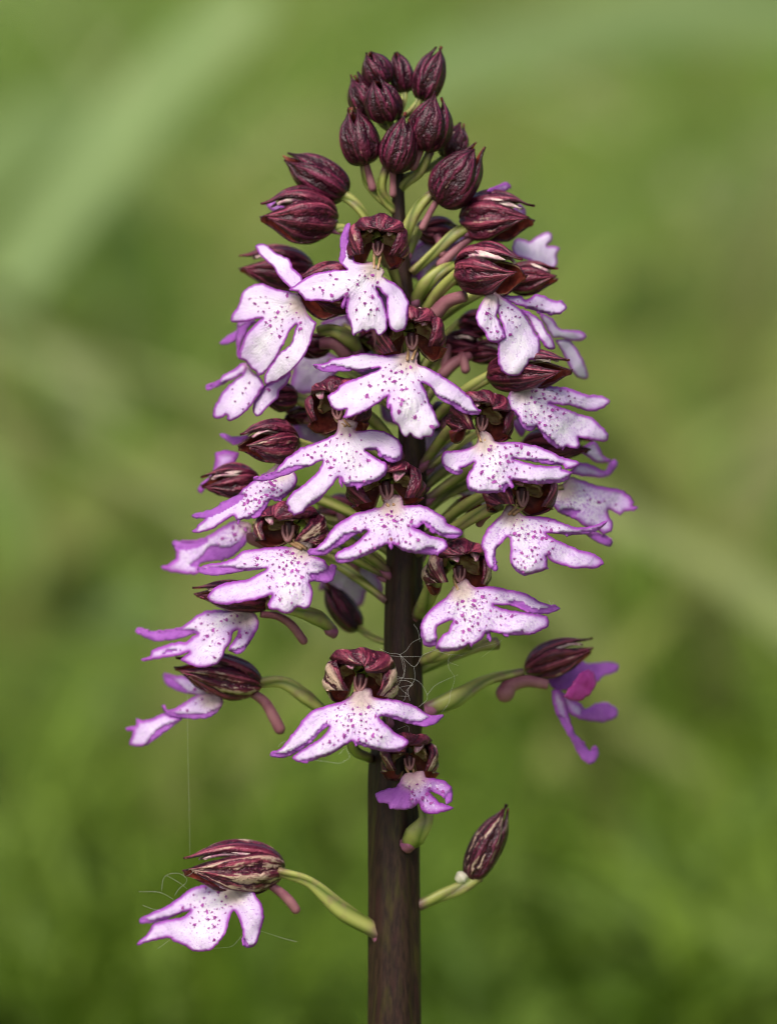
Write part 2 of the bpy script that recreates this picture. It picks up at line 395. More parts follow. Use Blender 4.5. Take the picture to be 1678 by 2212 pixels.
def build_hood(parent, C, fr, ax, style, pale, seed):
    f, r, u = fr; mats = [M['sepal'], M['inner']]; rng = np.random.default_rng(seed+91)
    j = lambda s: rng.uniform(-s, s)
    if style == 'open':
        sepal(parent, 'dorsal_sepal', C, fr, ax, 90+j(7), 62, 8, 134+j(6), mats, pale*.6, .02, 1.05, j(9), seed=seed, pinch=.5, pow_=5)
        sepal(parent, 'lateral_sepal', C, fr, ax, 194+j(5), 58, 8, 128+j(7), mats, pale*1.3, .03, 1.03, -26, seed=seed+1, pinch=.5, pow_=6)
        sepal(parent, 'lateral_sepal', C, fr, ax, -14+j(5), 58, 8, 128+j(7), mats, pale*1.3, .03, 1.03, 26, seed=seed+2, pinch=.5, pow_=6)
        for s in (-1, 1):
            sepal(parent, 'petal', C, fr, [a*.88 for a in ax], 90+s*27, 16, 30, 130+j(8), [M['petal']], .5, .0, 1, 0, seed=seed+4, nv=6, ridge=.1, pinch=.5, pow_=4)
            sepal(parent, 'petal', C-f*ax[0]*.1, fr, [a*.66 for a in ax], 90+s*78, 34, 20, 104+j(8), [M['tan']], .5, .0, 1, 0, seed=seed+6, nv=6, ridge=.12, pinch=.5, pow_=4)
    elif style == 'beak':
        sepal(parent, 'dorsal_sepal', C, fr, ax, 90+j(6), 66, 4, 164+j(5), mats, pale*.6, .2, 1.02, 0, seed=seed, tear=.2)
        sepal(parent, 'lateral_sepal', C, fr, ax, 202+j(6), 62, 4, 152+j(8), mats, pale, .15, 1.0, -10, seed=seed+1)
        sepal(parent, 'lateral_sepal', C, fr, ax, -22+j(6), 62, 4, 152+j(8), mats, pale, .15, 1.0, 10, seed=seed+2)
        for s in (-1, 1):
            sepal(parent, 'petal', C, fr, [a*.84 for a in ax], 90+s*42, 20, 20, 150+j(8), [M['petal']], .5, .05, 1, 0, seed=seed+4, nv=6, ridge=.1)
    else:
        a0 = rng.uniform(0, 120); mats = [M['bud'], M['inner']]
        for i in range(3):
            sepal(parent, 'sepal', C, fr, ax, a0+120*i+j(6), 74, 3, 176+j(3), mats, pale*rng.uniform(.5, 1.3), (.24+j(.12)), 1.0+.025*i, 0, seed=seed+i, nu=20, nv=13, ridge=.04, pow_=5, pinch=.8, full=.8, tear=.30)

def build_column(parent, C, fr, sc, base):
    f, r, u = fr; q = lambda x, y, z: C + (r*x+u*y+f*z)*UNIT*sc
    parts = [([q(-19, 26, 4), q(-17, 6, 16), q(-8, -10, 24), q(0, -15, 27), q(8, -10, 24), q(17, 6, 16), q(19, 26, 4)], [5, 5.5, 6, 6.5, 6, 5.5, 5]),
             ([q(0, -14, 24), q(0, 4, 20), q(0, 28, 10)], [7, 4.5, 4])]
    V, F, o, mi = [], [], 0, []
    for pts, rad in parts:
        s = smooth_open(np.array(pts), 5); rr = np.interp(np.linspace(0, 1, len(s)), np.linspace(0, 1, len(rad)), rad)*UNIT*sc
        v, fc, _ = tube(s, rr, 8); V.append(v); F += [tuple(i+o for i in g) for g in fc]; o += len(v); mi += [0]*len(fc)
    for sx in (-1, 1):                                          # tan pillars down to the lip
        s = smooth_open(np.array([q(sx*13, 0, 10), q(sx*13, -22, 14), base + (r*sx*8-u*9)*UNIT*sc]), 5)
        v, fc, _ = tube(s, np.linspace(7, 5, len(s))*UNIT*sc, 8); V.append(v); F += [tuple(i+o for i in g) for g in fc]; o += len(v); mi += [1]*len(fc)
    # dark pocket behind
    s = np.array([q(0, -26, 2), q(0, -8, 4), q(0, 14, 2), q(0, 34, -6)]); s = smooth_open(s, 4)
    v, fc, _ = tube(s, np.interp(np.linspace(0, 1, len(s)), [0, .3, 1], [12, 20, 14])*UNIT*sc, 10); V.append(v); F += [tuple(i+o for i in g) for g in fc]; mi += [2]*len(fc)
    mk('column', np.concatenate(V), F, [M['column'], M['neck'], M['dark']], parent, mi=mi)

# ------------------------------------------------------------------ setting: ground and meadow
def ground():
    n = 60; xs = np.sinh(np.linspace(-5.5, 5.5, n))/np.sinh(5.5)*300; V = []; 
    for y in xs:
        for x in xs: V.append((x, y+2, .012*math.sin(x*2.1+1)*math.cos(y*1.7) if abs(x)+abs(y) < 12 else 0))
    F = [(a*n+b, a*n+b+1, (a+1)*n+b+1, (a+1)*n+b) for a in range(n-1) for b in range(n-1)]
    t = NT('meadow_soil'); o = t.obj(); nn = t.noise(2.2, 5, o); n2 = t.noise(14, 4, o)
    col = t.mix(t.ss(nn, .35, .65), (.07, .14, .008), (.13, .20, .024)); col = t.mix(t.ss(n2, .5, .75, 0, .25), col, (.18, .17, .05))
    g = mk('ground', V, F, [t.finish(col, .9)], None, cam_space=False, org=(0, 0, 0)); g['kind'] = 'structure'
ground()
def meadow():
    rng = np.random.default_rng(3); V, F, Cc, Dr = [], [], [], []
    dry = [0.0]
    def blade(x, y, h, w, lean, az, c, seg=4, face=None):
        b = len(V); dx, dy = math.cos(az), math.sin(az); fa = rng.uniform(0, 6.28) if face is None else face; px, py = math.cos(fa), math.sin(fa)
        for i in range(seg+1):
            s = i/seg; k = lean*s*s; ww = w*(1-s**2.2)*(.6+.8*s*(1-s)*2)/2+.0004
            z = h*(s-.28*min(1.3, lean/h)*s*s)
            for sg in (-1, 1): V.append((x+dx*k+px*ww*sg, y+dy*k+py*ww*sg, z)); Cc.append(c); Dr.append(dry[0])
        for i in range(seg): F.append((b+2*i, b+2*i+1, b+2*i+3, b+2*i+2))
    fld = [(rng.uniform(-1, 1), rng.uniform(-.5, .5), rng.uniform(0, 6.28)) for _ in range(10)]
    def tone(x, y):                                            # clumps of lighter, darker and drier grass, a hand or two across
        ly = math.log(y)
        return sum(math.sin(x*16*a/y*2.2+ly*26*b+p) for a, b, p in fld)/3.2
    fl2 = [(rng.uniform(-1, 1), rng.uniform(-.5, .5), rng.uniform(0, 6.28)) for _ in range(8)]
    def tone2(x, y): return sum(math.sin(x*11*a/y*2.2+math.log(y)*18*b+p) for a, b, p in fl2)/2.6
    for i in range(9000):
        y = .95 + 10*rng.random()**1.6; x = rng.uniform(-1, 1)*(.12+y*.2)
        tn = tone(x, y); dry[0] = min(1, max(0, tone2(x, y)*.45+rng.normal(-.1, .12))); h = rng.uniform(.03, .10)*(1+.35*tn); w = rng.uniform(.004, .010)
        blade(x, y, max(.02, h), w, rng.uniform(.02, .12), rng.uniform(0, 6.28), np.clip(.40+.30*tn+rng.normal(0, .08), 0, 1), 3)
    for i in range(260):                                       # broader leaves of other meadow plants
        y = 1.1 + 5*rng.random()**1.4; x = rng.uniform(-1, 1)*(.12+y*.2); tn = tone(x, y)
        blade(x, y, rng.uniform(.08, .24), rng.uniform(.012, .03), rng.uniform(.05, .3), rng.choice([.5, .8, 2.6, 3.4, 5.8])+rng.normal(0, .3), np.clip(.5+.35*tn+rng.normal(0, .22), 0, 1), 6, rng.normal(0, .4))
    dry[0] = .0
    # broad pale arching leaves and dry stalks that read as soft light bands
    def band(px0, px1, y, w, c, n=7, spread=14):
        for i in range(n):
            a = world_of(ray(np.array(px0)+rng.normal(0, spread, 2))[None]*1.0)[0]-np.array(cam.location); b = world_of(ray(np.array(px1)+rng.normal(0, spread, 2))[None])[0]-np.array(cam.location)
            yy = y+rng.uniform(-.12, .12); p = np.array(cam.location)+a*(yy/a[1]); q = np.array(cam.location)+b*((yy+.1)/b[1]); k = len(V)
            for s in np.linspace(0, 1, 9):
                m = p+(q-p)*s+np.array([0, 0, .02*math.sin(math.pi*s)]); ww = w*(.35+.65*math.sin(math.pi*min(1, .15+.8*s)))/2
                dr = q-p; nr = np.array([-dr[2], 0, dr[0]]); nr /= np.linalg.norm(nr)
                for sg in (-1, 1): V.append(m+nr*ww*sg+np.array([0, .2*ww*sg, 0])); Cc.append(c); Dr.append(dry[0])
            for s in range(8): F.append((k+2*s, k+2*s+1, k+2*s+3, k+2*s+2))
    BANDS = [((-120, 860), (560, -20), 1.9, .022, .85, 4, 18), ((-80, 470), (260, 250), 2.1, .03, .8, 5, 30), ((-60, 540), (300, 420), 2.4, .05, .72, 6, 40), ((880, 190), (1800, 60), 2.2, .028, .85, 5, 16), ((1100, 700), (1500, 250), 2.4, .04, .62, 5, 40), ((200, 1300), (420, 1000), 1.7, .03, .55, 5, 40), ((1300, 1500), (1650, 1150), 1.8, .03, .7, 5, 40), ((60, 1250), (-80, 1000), 1.5, .02, .7, 4, 20),
             ((-120, 1950), (330, 1330), 1.5, .035, 1.0, 6, 25), ((1000, 700), (1150, 560), 1.6, .03, .6), ((1250, 2000), (1800, 2212), 1.6, .03, .55), ((1060, 2300), (900, 1900), 1.4, .02, .9)]
    for bnd in BANDS: band(*bnd)
    t = NT('meadow_grass'); c = t.attr('shade')
    col = t.mix(t.ss(c, 0, .5), (.066, .125, .006), (.150, .235, .020)); col = t.mix(t.ss(c, .5, 1), col, (.31, .42, .18)); col = t.mix(t.math('MULTIPLY', t.attr('dry'), .4), col, (.27, .225, .10))
    m = t.finish(col, .6, .35, .3)
    g = mk('meadow_grass', np.array(V), F, [m], None, {'shade': Cc, 'dry': Dr}, cam_space=False, org=(0, 2, 0)); g['kind'] = 'stuff'
    g['label'] = 'soft out of focus green meadow grass behind the orchid'; g['category'] = 'grass'
meadow()

# ------------------------------------------------------------------ the orchid
base_w = world_of(P(853, 2400, 0)[None])[0]
ROOT = Vector((base_w[0], base_w[1]-.02, 0.0))
orchid = empty('orchid', ROOT)
orchid['label'] = 'tall lady orchid with dark hooded buds and purple spotted white flowers'; orchid['category'] = 'orchid'
def build_stem():
    pts = [P(x, y, d) for x, y, d, r in STEM[1:]]; rad = [r*UNIT for *_, r in STEM[1:]]
    inv = np.linalg.inv(CMN)
    for k in (.5, 1.0):
        w = base_w*(1-k) + np.array([ROOT.x, ROOT.y, -.01])*k; pts.append((inv@np.append(w, 1))[:3]); rad.append((57+8*k)*UNIT)
    s = smooth_open(np.array(pts), 8); rr = np.interp(np.linspace(0, 1, len(s)), np.linspace(0, 1, len(rad)), rad)
    V, F, UV = tube(s, rr, 40)
    c = np.repeat(s, 40, 0); a = np.tile(np.linspace(0, 6.2832, 40, endpoint=False), len(s))
    V = c + (V-c)*(1+.035*np.cos(7*a)+.02*np.cos(13*a+1))[:, None]
    mk('stem', V, F, [M['stem']], orchid, None, UV)
build_stem()

import re
PLACE = re.compile('left|right|cent|top|farthest|behind|glimps|lowest')
SEED = [100]
def flower(key, lips, throat, d, az, el, hood=None, rims=(), tint=.12, spots=42, label=None, stk='auto', spur=None, pale=.3, column=None, style='open', hd=-40, haz=None, hel=None, roll=0, spread=(18, 120), limit=150, drop=120, name='flower', bf=None, stalk_r=(9, 13), lift=(), lip_name='lip', lip_mats=None):
    SEED[0] += 11; sd_ = SEED[0]; k = zs(key)
    T = zp(key, throat)[0]
    if hood: hc = zp(key, hood[:2])[0]
    else: hc = T; hd = -7
    C = P(*hc, d+hd); fl = empty(name, world_of(C[None])[0], orchid)
    if label and not PLACE.search(label): fl['label'] = label
    if lips: build_lip(fl, key, lips, rims, throat, d, az, el, tint, sd_, spots, limit, spread=spread, lift=lift, lip_name=lip_name, lip_mats=lip_mats)
    if hood:
        br, bu = hood[2]*k*UNIT, hood[3]*k*UNIT
        if style == 'open': bu *= 1.14; C = C - np.array([0, bu*.07, 0])
        b_f = (bf*k*UNIT if bf else (br+bu)*.37)
        fr = frame(dirv(az if haz is None else haz, hel if hel is not None else (-26 if style == 'open' else 0)), roll + np.random.default_rng(sd_).uniform(-8, 8))
        build_hood(fl, C, fr, [b_f, br, bu], style, pale, sd_)
        if column if column is not None else style == 'open':
            build_column(fl, C-fr[2]*bu*.10+fr[0]*b_f*.05, fr, br/UNIT/122, P(*T, d-4))
        back = C - fr[0]*b_f*.9
    else: back = C; 
    bd = DIST+back[2]; bx = back/(-back[2])*DIST/UNIT; bpx = np.array([bx[0]+839, 1106-bx[1], bd/UNIT])
    if stk == 'auto':
        y0 = bpx[1]+drop; sx = stem_x(y0); sr = stem_r(y0); v = bpx-(sx, y0, 0); hn = math.hypot(v[0], v[2])+1e-6
        a = np.array([sx+v[0]/hn*sr*.8, y0, v[2]/hn*sr*.8])
        mid = a*.5+bpx*.5+(0, -drop*.12, 0)
        stalk(fl, [a, mid, bpx, bpx*.85+np.array([*hc, d+hd])*.15] if hood else [a, mid, bpx], *(stalk_r if hood else (7, 8)))
    elif stk:
        kk, pts, r0, rm, r1 = stk; q = zp(kk, [p[:2] for p in pts]); stalk(fl, [(x, y, p[2]) for (x, y), p in zip(q, pts)], r0, r1, True, rm)
    if spur:
        kk, pts, rr = spur; q = zp(kk, [p[:2] for p in pts])
        add_tube('spur', fl, [(x, y, p[2]) for (x, y), p in zip(q, pts)], [v*.8 for v in rr], M['spur'], 14, round_end=True)
    return fl
def bud(key, base, tip, rad, d, dt=0, pale=.15, stk=None, spur=None, label=None, name='bud'):
    SEED[0] += 11; a, b = zp(key, base)[0], zp(key, tip)[0]; r = rad*zs(key)
    A, B = P(*a, d), P(*b, d+dt); ax = B-A; L = np.linalg.norm(ax)
    C = A + ax*.44; fl = empty(name, world_of(C[None])[0], orchid)
    if label and not PLACE.search(label): fl['label'] = label
    if not stk:
        sy = a[1]+45; add_tube('stalk', fl, [(stem_x(sy), sy, 0), ((stem_x(sy)+a[0])/2+(a[0]-stem_x(sy))*.12, a[1]+22, d*.6), (a[0], a[1]-4, d)], [6, 8, 8], M['stalk'], 10, .1, 3)
    build_hood(fl, C, frame(ax/L), [L*.49, r*1.03*UNIT, r*1.03*UNIT], 'bud', pale, SEED[0])
    if stk:
        q = zp(key, [p[:2] for p in stk[0]]); add_tube('stalk', fl, [(x, y, p[2]) for (x, y), p in zip(q, stk[0])], stk[1], M['stalk'], 12, .1, 3)
    if spur:
        q = zp(key, [p[:2] for p in spur[0]]); add_tube('spur', fl, [(x, y, p[2]) for (x, y), p in zip(q, spur[0])], [v*.8 for v in spur[1]], M['spur'], 10, round_end=True)
    return fl

# ---- buds at the tip of the spike
bud('R1', (690, 240), (615, 78), 78, 10, 10, .2, label='plump dark bud with a pink cheek at the very top')
bud('R1', (800, 275), (755, 80), 64, -25, 0)
bud('R1', (890, 312), (972, 62), 80, 0, 0)
bud('R1', (640, 400), (545, 205), 92, 0, 0, .2)
bud('R1', (715, 425), (655, 222), 95, 40, 25)
bud('R1', (590, 645), (530, 385), 103, 35, 15, .2, ([(585, 640, 30), (605, 740, 18), (650, 810, 10), (725, 885, 5)], [8, 10, 9, 7]), ([(600, 655, 32), (615, 710, 30), (632, 775, 28)], [9, 10, 11]))
bud('R1', (740, 685), (805, 412), 92, 55, 10, .1, ([(705, 670, 40), (678, 770, 25), (700, 840, 14), (745, 900, 5)], [9, 11, 10, 8]), ([(735, 690, 50), (738, 750, 42), (738, 808, 38)], [9, 9, 10]))
bud('R1', (905, 575), (965, 305), 110, 35, 15, .12, ([(935, 585, 25), (880, 690, 18), (800, 755, 8), (765, 800, 0)], [9, 11, 10, 8]), ([(880, 580, 36), (860, 620, 36), (840, 665, 34)], [10, 12, 13]))
bud('R1', (1020, 620), (1085, 455), 78, -20, 0, .45, label='paler pinkish bud tucked behind the others')
bud('R1', (985, 850), (1165, 575), 120, 35, 10, .25, ([(950, 800, 25), (870, 880, 22), (815, 980, 18), (795, 1060, 10)], [10, 13, 13, 10]), ([(960, 850, 34), (925, 910, 34), (890, 980, 32)], [9, 9, 10]))
bud('R1', (485, 800), (200, 622), 108, -10, 0, .35, ([(430, 800, -5), (500, 825, 0), (560, 880, 5), (610, 960, 5)], [9, 12, 11, 9]))
flower('R1', [[(80, 850), (110, 843), (170, 868), (200, 905), (140, 908), (95, 880)]], (200, 900), 20, -60, 10, (268, 920, 150, 150), tint=.8, spots=0, style='beak', hd=0, haz=-72, hel=4, bf=190, pale=.35,
       stk=('R1', [(395, 960, 10), (450, 985, 12), (500, 1000, 12), (640, 1080, 8)], 9, 11, 10), label='bud just opening on the left with a lilac lip tip showing')
flower('R1', [[(1225, 790), (1270, 765), (1325, 748), (1348, 775), (1300, 800), (1250, 805)], [(1345, 915), (1390, 860), (1420, 890), (1418, 930), (1380, 935)]], (1300, 850), 0, 60, 10, (1262, 930, 140, 140), tint=.7, spots=0, style='beak', hd=10, haz=72, hel=2, bf=185, pale=.4,
       stk=('R1', [(1165, 980, 5), (1070, 1010, 10), (960, 1100, 10), (830, 1215, 10)], 10, 13, 11), spur=('R1', [(1150, 1030, 0), (1080, 1080, 4), (985, 1170, 8)], [10, 12, 14]), label='opening bud on the right with two lilac lip tips')
# ---- back of the spike: half hidden flowers
flower('R3', [[(190, 430), (370, 395), (520, 420), (470, 560), (330, 610), (240, 700), (150, 680), (120, 600)]], (470, 500), -150, 10, 0, None, tint=.45, spots=0, label='back of a lilac white lip behind the stem')
flower('R2', [[(700, 1100), (760, 950), (900, 930), (1030, 990), (990, 1100), (880, 1210), (700, 1210)]], (950, 1000), -130, -20, 0, None, tint=.5, spots=0, label='dim lilac lip in the shade left of the stem')
flower('R2', [[(890, 745), (960, 715), (1060, 690), (1120, 800), (1000, 790)]], (1050, 760), -110, -10, 0, None, tint=.45, spots=0, label='sliver of a lilac lip behind the top centre flower')
flower('A5', [[(380, 470), (560, 500), (680, 560), (640, 660), (540, 675), (450, 600)]], (520, 520), -120, 10, 0, None, tint=.9, spots=0, label='dim purple pink lip behind the left hoods')
flower('B1', [[(1150, 190), (1340, 40), (1400, 60), (1380, 180), (1250, 280), (1190, 300)]], (1200, 250), -120, 20, 0, None, tint=.6, spots=0, label='lilac lip glimpsed behind the stem on the right')
flower('A6', [[(655, 600), (700, 550), (790, 720), (745, 775), (680, 690)]], (700, 600), -60, 20, 0, None, tint=.8, spots=0, label='lilac lip edge between the two right hoods')
flower('R3', [], (600, 1000), -90, 60, 10, (610, 1000, 110, 100), style='beak', bf=150, pale=.2, hd=0, spur=('R3', [(520, 1090, -60), (420, 1150, -50), (380, 1300, -40)], [9, 11, 12]), label='dark purple hood in the shade right of the stem')
flower('R3', [], (640, 1180), -60, 70, 10, (660, 1190, 100, 90), style='beak', bf=140, pale=.2, hd=0, spur=('R3', [(560, 1210, -30), (450, 1260, -25), (370, 1335, -20)], [12, 16, 16]), label='dark hood in shade above the right hand flowers')
flower('A3', [], (520, 400), -70, -20, 10, (530, 400, 110, 130), style='beak', bf=170, pale=.35, hd=0, drop=90)
flower('R2', [], (950, 900), -30, -60, 10, (850, 900, 80, 90), style='beak', bf=120, pale=.25, hd=0, stk=('R2', [(1150, 940, 0), (1080, 850, 30), (980, 790, 35), (890, 790, 10)], 12, 17, 13), spur=('R2', [(890, 880, 20), (990, 880, 25), (1060, 950, 20)], [16, 19, 19]))
flower('R3', [], (420, 680), -60, 50, 10, (470, 660, 80, 90), style='beak', bf=110, pale=.2, hd=0, stk=('R3', [(165, 870, 0), (250, 740, 20), (370, 640, 20), (480, 600, -10)], 12, 16, 12), spur=('R3', [(500, 640, -20), (430, 680, -10), (380, 730, 0)], [12, 15, 15]))
flower('A5', [], (560, 540), -70, -40, 10, (470, 440, 110, 100), style='beak', bf=160, pale=.2, hd=0, spur=('A5', [(520, 470, -60), (640, 500, -50), (720, 580, -40)], [12, 15, 16]))
flower('B2', [], (100, 480), 20, 40, 0, (60, 380, 90, 90), style='beak', bf=130, pale=.2, hd=-60, spur=('B2', [(230, 470, 90), (185, 500, 80), (150, 545, 70)], [8, 10, 11]))
flower('D', [], (960, 760), -60, 50, 0, (1000, 745, 34, 34), style='beak', bf=46, pale=.15, hd=0)
flower('D', [[(905, 560), (940, 545), (985, 560), (975, 610), (930, 640), (905, 620)]], (950, 570), -90, 20, 0, None, tint=.8, spots=0)
flower('D', [[(640, 900), (690, 905), (720, 950), (690, 985), (650, 960)]], (680, 920), -100, 0, 0, None, tint=.9, spots=0)
flower('D', [[(900, 1000), (950, 960), (975, 990), (945, 1040), (910, 1045)]], (930, 1000), -110, 0, 0, None, tint=.6, spots=0)
SEED[0] = 5000
for i in range(15):
    y = 500 + i*50; az = 180 + (-58, 10, 52, -25, 34)[i % 5]; rho = 95 + (y-500)*.16
    x = stem_x(y) + rho*math.sin(R(az)); dd = rho*math.cos(R(az))
    lipd = [[(x-30, y+22), (x-62, y+48), (x-70, y+75), (x-40, y+72), (x-34, y+105), (x-8, y+118), (x+22, y+108), (x+34, y+76), (x+68, y+80), (x+60, y+48), (x+28, y+20)]] if i % 2 == 0 else []
    flower('D', lipd, (x, y+25), dd-20, 10, -25, (x, y, 36, 34), tint=.5, spots=0, style='beak', hd=10, haz=az, hel=0, bf=50, pale=.25, drop=60, stalk_r=(8, 11), spur=('D', [(x, y+12, dd+30), (x+6, y+24, dd+50), (x+10, y+48, dd+56)], [10, 12, 13]))
SEED[0] = 900
# ---- flowers, upper part
flower('A2', [[(285, 1010), (440, 985), (380, 1100), (320, 1250), (290, 1420), (265, 1250)], [(75, 1230), (110, 1255), (190, 1240), (280, 1190), (400, 1070), (490, 985), (400, 1000), (280, 1080), (180, 1150)]],
       (500, 900), -10, -45, 15, (740, 400, 290, 270), rims=[[(60, 1230), (110, 1270), (200, 1250), (400, 1085), (500, 985), (400, 990), (180, 1130)]], tint=.25, spots=0, style='beak', hd=-70, haz=-76, hel=5, bf=400, pale=.3, label='left hood behind the large white lip, sepal tips spread')
flower('A2', [[(1000, 760), (960, 690), (880, 665), (760, 640), (600, 582), (480, 575), (420, 600), (340, 670), (310, 740), (280, 830), (220, 920), (205, 975), (230, 1005), (330, 1000), (440, 980), (560, 958), (520, 985), (440, 1060), (370, 1150), (330, 1250), (300, 1350), (290, 1400), (320, 1430), (370, 1440), (400, 1480), (440, 1530), (480, 1560), (510, 1600), (560, 1590), (620, 1530), (680, 1450), (730, 1370), (760, 1310), (830, 1180), (870, 1090), (945, 1030),
                (940, 1065), (905, 1150), (880, 1240), (830, 1290), (760, 1340), (690, 1430), (640, 1500), (590, 1580), (575, 1640), (590, 1697), (640, 1690), (729, 1664), (829, 1589), (904, 1522), (987, 1431), (1062, 1323), (1100, 1220), (1140, 1090), (1160, 1010), (1120, 970), (1060, 900), (1030, 830)],
               [(905, 640), (860, 610), (800, 560), (740, 490), (660, 370), (560, 280), (510, 220), (480, 160), (510, 130), (560, 125), (620, 150), (700, 220), (790, 260), (860, 300), (880, 340), (900, 400), (960, 440), (1010, 510), (990, 600), (960, 690)]],
       (1010, 790), 130, -38, 20, (1300, 655, 330, 340), lift=(0, 60), tint=.06, spots=30, style='beak', hd=-48, haz=-60, hel=0, bf=330, pale=.35, spread=(20, 95), label='large white left lip with one lobe raised')
flower('A4', [[(1000, 1130), (1120, 1170), (1230, 1300), (1340, 1310), (1470, 1330), (1525, 1380), (1480, 1430), (1380, 1440), (1220, 1400), (1150, 1400), (1080, 1300)],
               [(1190, 1430), (1330, 1430), (1420, 1530), (1500, 1670), (1545, 1820), (1530, 1865), (1430, 1850), (1370, 1790), (1310, 1680), (1240, 1540)],
               [(690, 380), (720, 300), (780, 290), (900, 320), (960, 270), (1080, 215), (1130, 240), (1135, 310), (1080, 370), (1200, 375), (1230, 400), (1190, 480), (1200, 520), (1180, 600), (1070, 625), (960, 580), (880, 530), (760, 500), (700, 450)]],
       (950, 950), -5, 35, 15, (880, 735, 210, 200), tint=.15, spots=0, style='beak', hd=0, haz=72, hel=6, bf=300, pale=.4, label='far right hood with white lobes above and below')
flower('A4', [[(430, 900), (370, 970), (310, 1080), (285, 1180), (310, 1260), (380, 1340), (420, 1420), (500, 1455), (560, 1440), (622, 1400), (610, 1330), (570, 1260), (550, 1200), (522, 1150), (545, 1060), (540, 940)],
              [(430, 860), (400, 930), (440, 1050), (530, 1120), (560, 1210), (590, 1300), (570, 1400), (540, 1450), (525, 1600), (540, 1700), (580, 1780), (650, 1820), (700, 1828), (770, 1820), (850, 1720), (880, 1670), (910, 1640), (960, 1665), (1000, 1600), (1005, 1500), (990, 1400), (930, 1300), (870, 1200), (800, 1100), (700, 1020), (560, 930), (500, 880)],
               [(800, 1080), (900, 1120), (960, 1160), (1030, 1230), (1080, 1330), (1150, 1430), (1165, 1520), (1100, 1530), (1030, 1460), (960, 1350), (880, 1200)],
               [(540, 920), (680, 930), (780, 930), (850, 975), (950, 920), (1050, 930), (1150, 980), (1250, 990), (1300, 1060), (1240, 1130), (1130, 1145), (1000, 1120), (880, 1080), (760, 1040), (660, 1000)]],
       (450, 890), 150, 28, 22, (420, 650, 330, 310), rims=[[(850, 1070), (1000, 1120), (1130, 1150), (1250, 1135), (1120, 1115), (1000, 1090), (900, 1050)]], tint=.15, spots=24, haz=52, style='beak', bf=400, hd=-30, pale=.4, spread=(20, 100), spur=('R3', [(520, 810, 80), (400, 850, 60), (320, 930, 50)], [16, 18, 20]), label='upper right flower with a long tongue shaped lip')
flower('A7', [[(790, 200), (880, 300), (950, 350), (1030, 470), (980, 560), (900, 680), (860, 750), (760, 850), (660, 920), (560, 955), (525, 935), (540, 890), (510, 870), (460, 910), (400, 925), (340, 890), (350, 800), (400, 690), (450, 590), (530, 500), (640, 400), (750, 320)],
               [(790, 170), (700, 190), (600, 270), (480, 330), (430, 400), (330, 440), (245, 480), (250, 520), (300, 525), (400, 500), (510, 450), (520, 420), (600, 400), (680, 350), (770, 310)],
               [(1390, 290), (1340, 450), (1240, 550), (1210, 640), (1100, 740), (1020, 830), (960, 890), (910, 885), (875, 820), (880, 720), (960, 600), (1030, 480), (1200, 400)]],
       (950, 150), 50, -40, 20, (1260, 640, 190, 210), rims=[[(240, 480), (250, 525), (400, 510), (520, 455), (520, 415), (430, 430), (330, 460)]], tint=.1, spots=8, style='beak', hd=-60, haz=-70, bf=230, pale=.3, label='white lip hanging below the large left lip')
flower('A1', [[(930, 640), (830, 655), (760, 640), (740, 590), (700, 480), (690, 380), (697, 220), (685, 195), (640, 235), (600, 330), (585, 400), (590, 520), (575, 600), (600, 660), (665, 722), (520, 728), (400, 745), (280, 775), (150, 850), (60, 910), (15, 945), (60, 968), (120, 970), (150, 1005), (180, 1045), (200, 1070), (330, 1070), (420, 1070), (500, 1088), (560, 1070), (632, 1030), (605, 1110), (600, 1150), (620, 1165), (650, 1120), (672, 1050),
                (655, 1150), (650, 1200), (680, 1290), (715, 1370), (720, 1440), (742, 1470), (765, 1445), (830, 1410), (840, 1388), (880, 1420), (940, 1390), (970, 1400), (1000, 1445), (1035, 1460), (1085, 1420), (1112, 1370), (1112, 1280), (1098, 1180), (1070, 1085), (1020, 990), (990, 915),
                (1020, 930), (1060, 990), (1112, 1030), (1105, 1100), (1110, 1180), (1122, 1280), (1132, 1350), (1160, 1395), (1220, 1420), (1290, 1400), (1330, 1350), (1345, 1240), (1355, 1110), (1330, 1030), (1270, 930), (1190, 870), (1110, 830), (1060, 800), (1090, 745), (1040, 690)]],
       (990, 690), 190, -5, 24, (1010, 430, 335, 300), rims=[[(685, 185), (630, 235), (575, 400), (580, 520), (565, 600), (610, 650), (655, 580), (660, 460), (690, 380), (705, 210)]], tint=.05, haz=2, spots=30, label='topmost open flower with one purple lobe turned up')
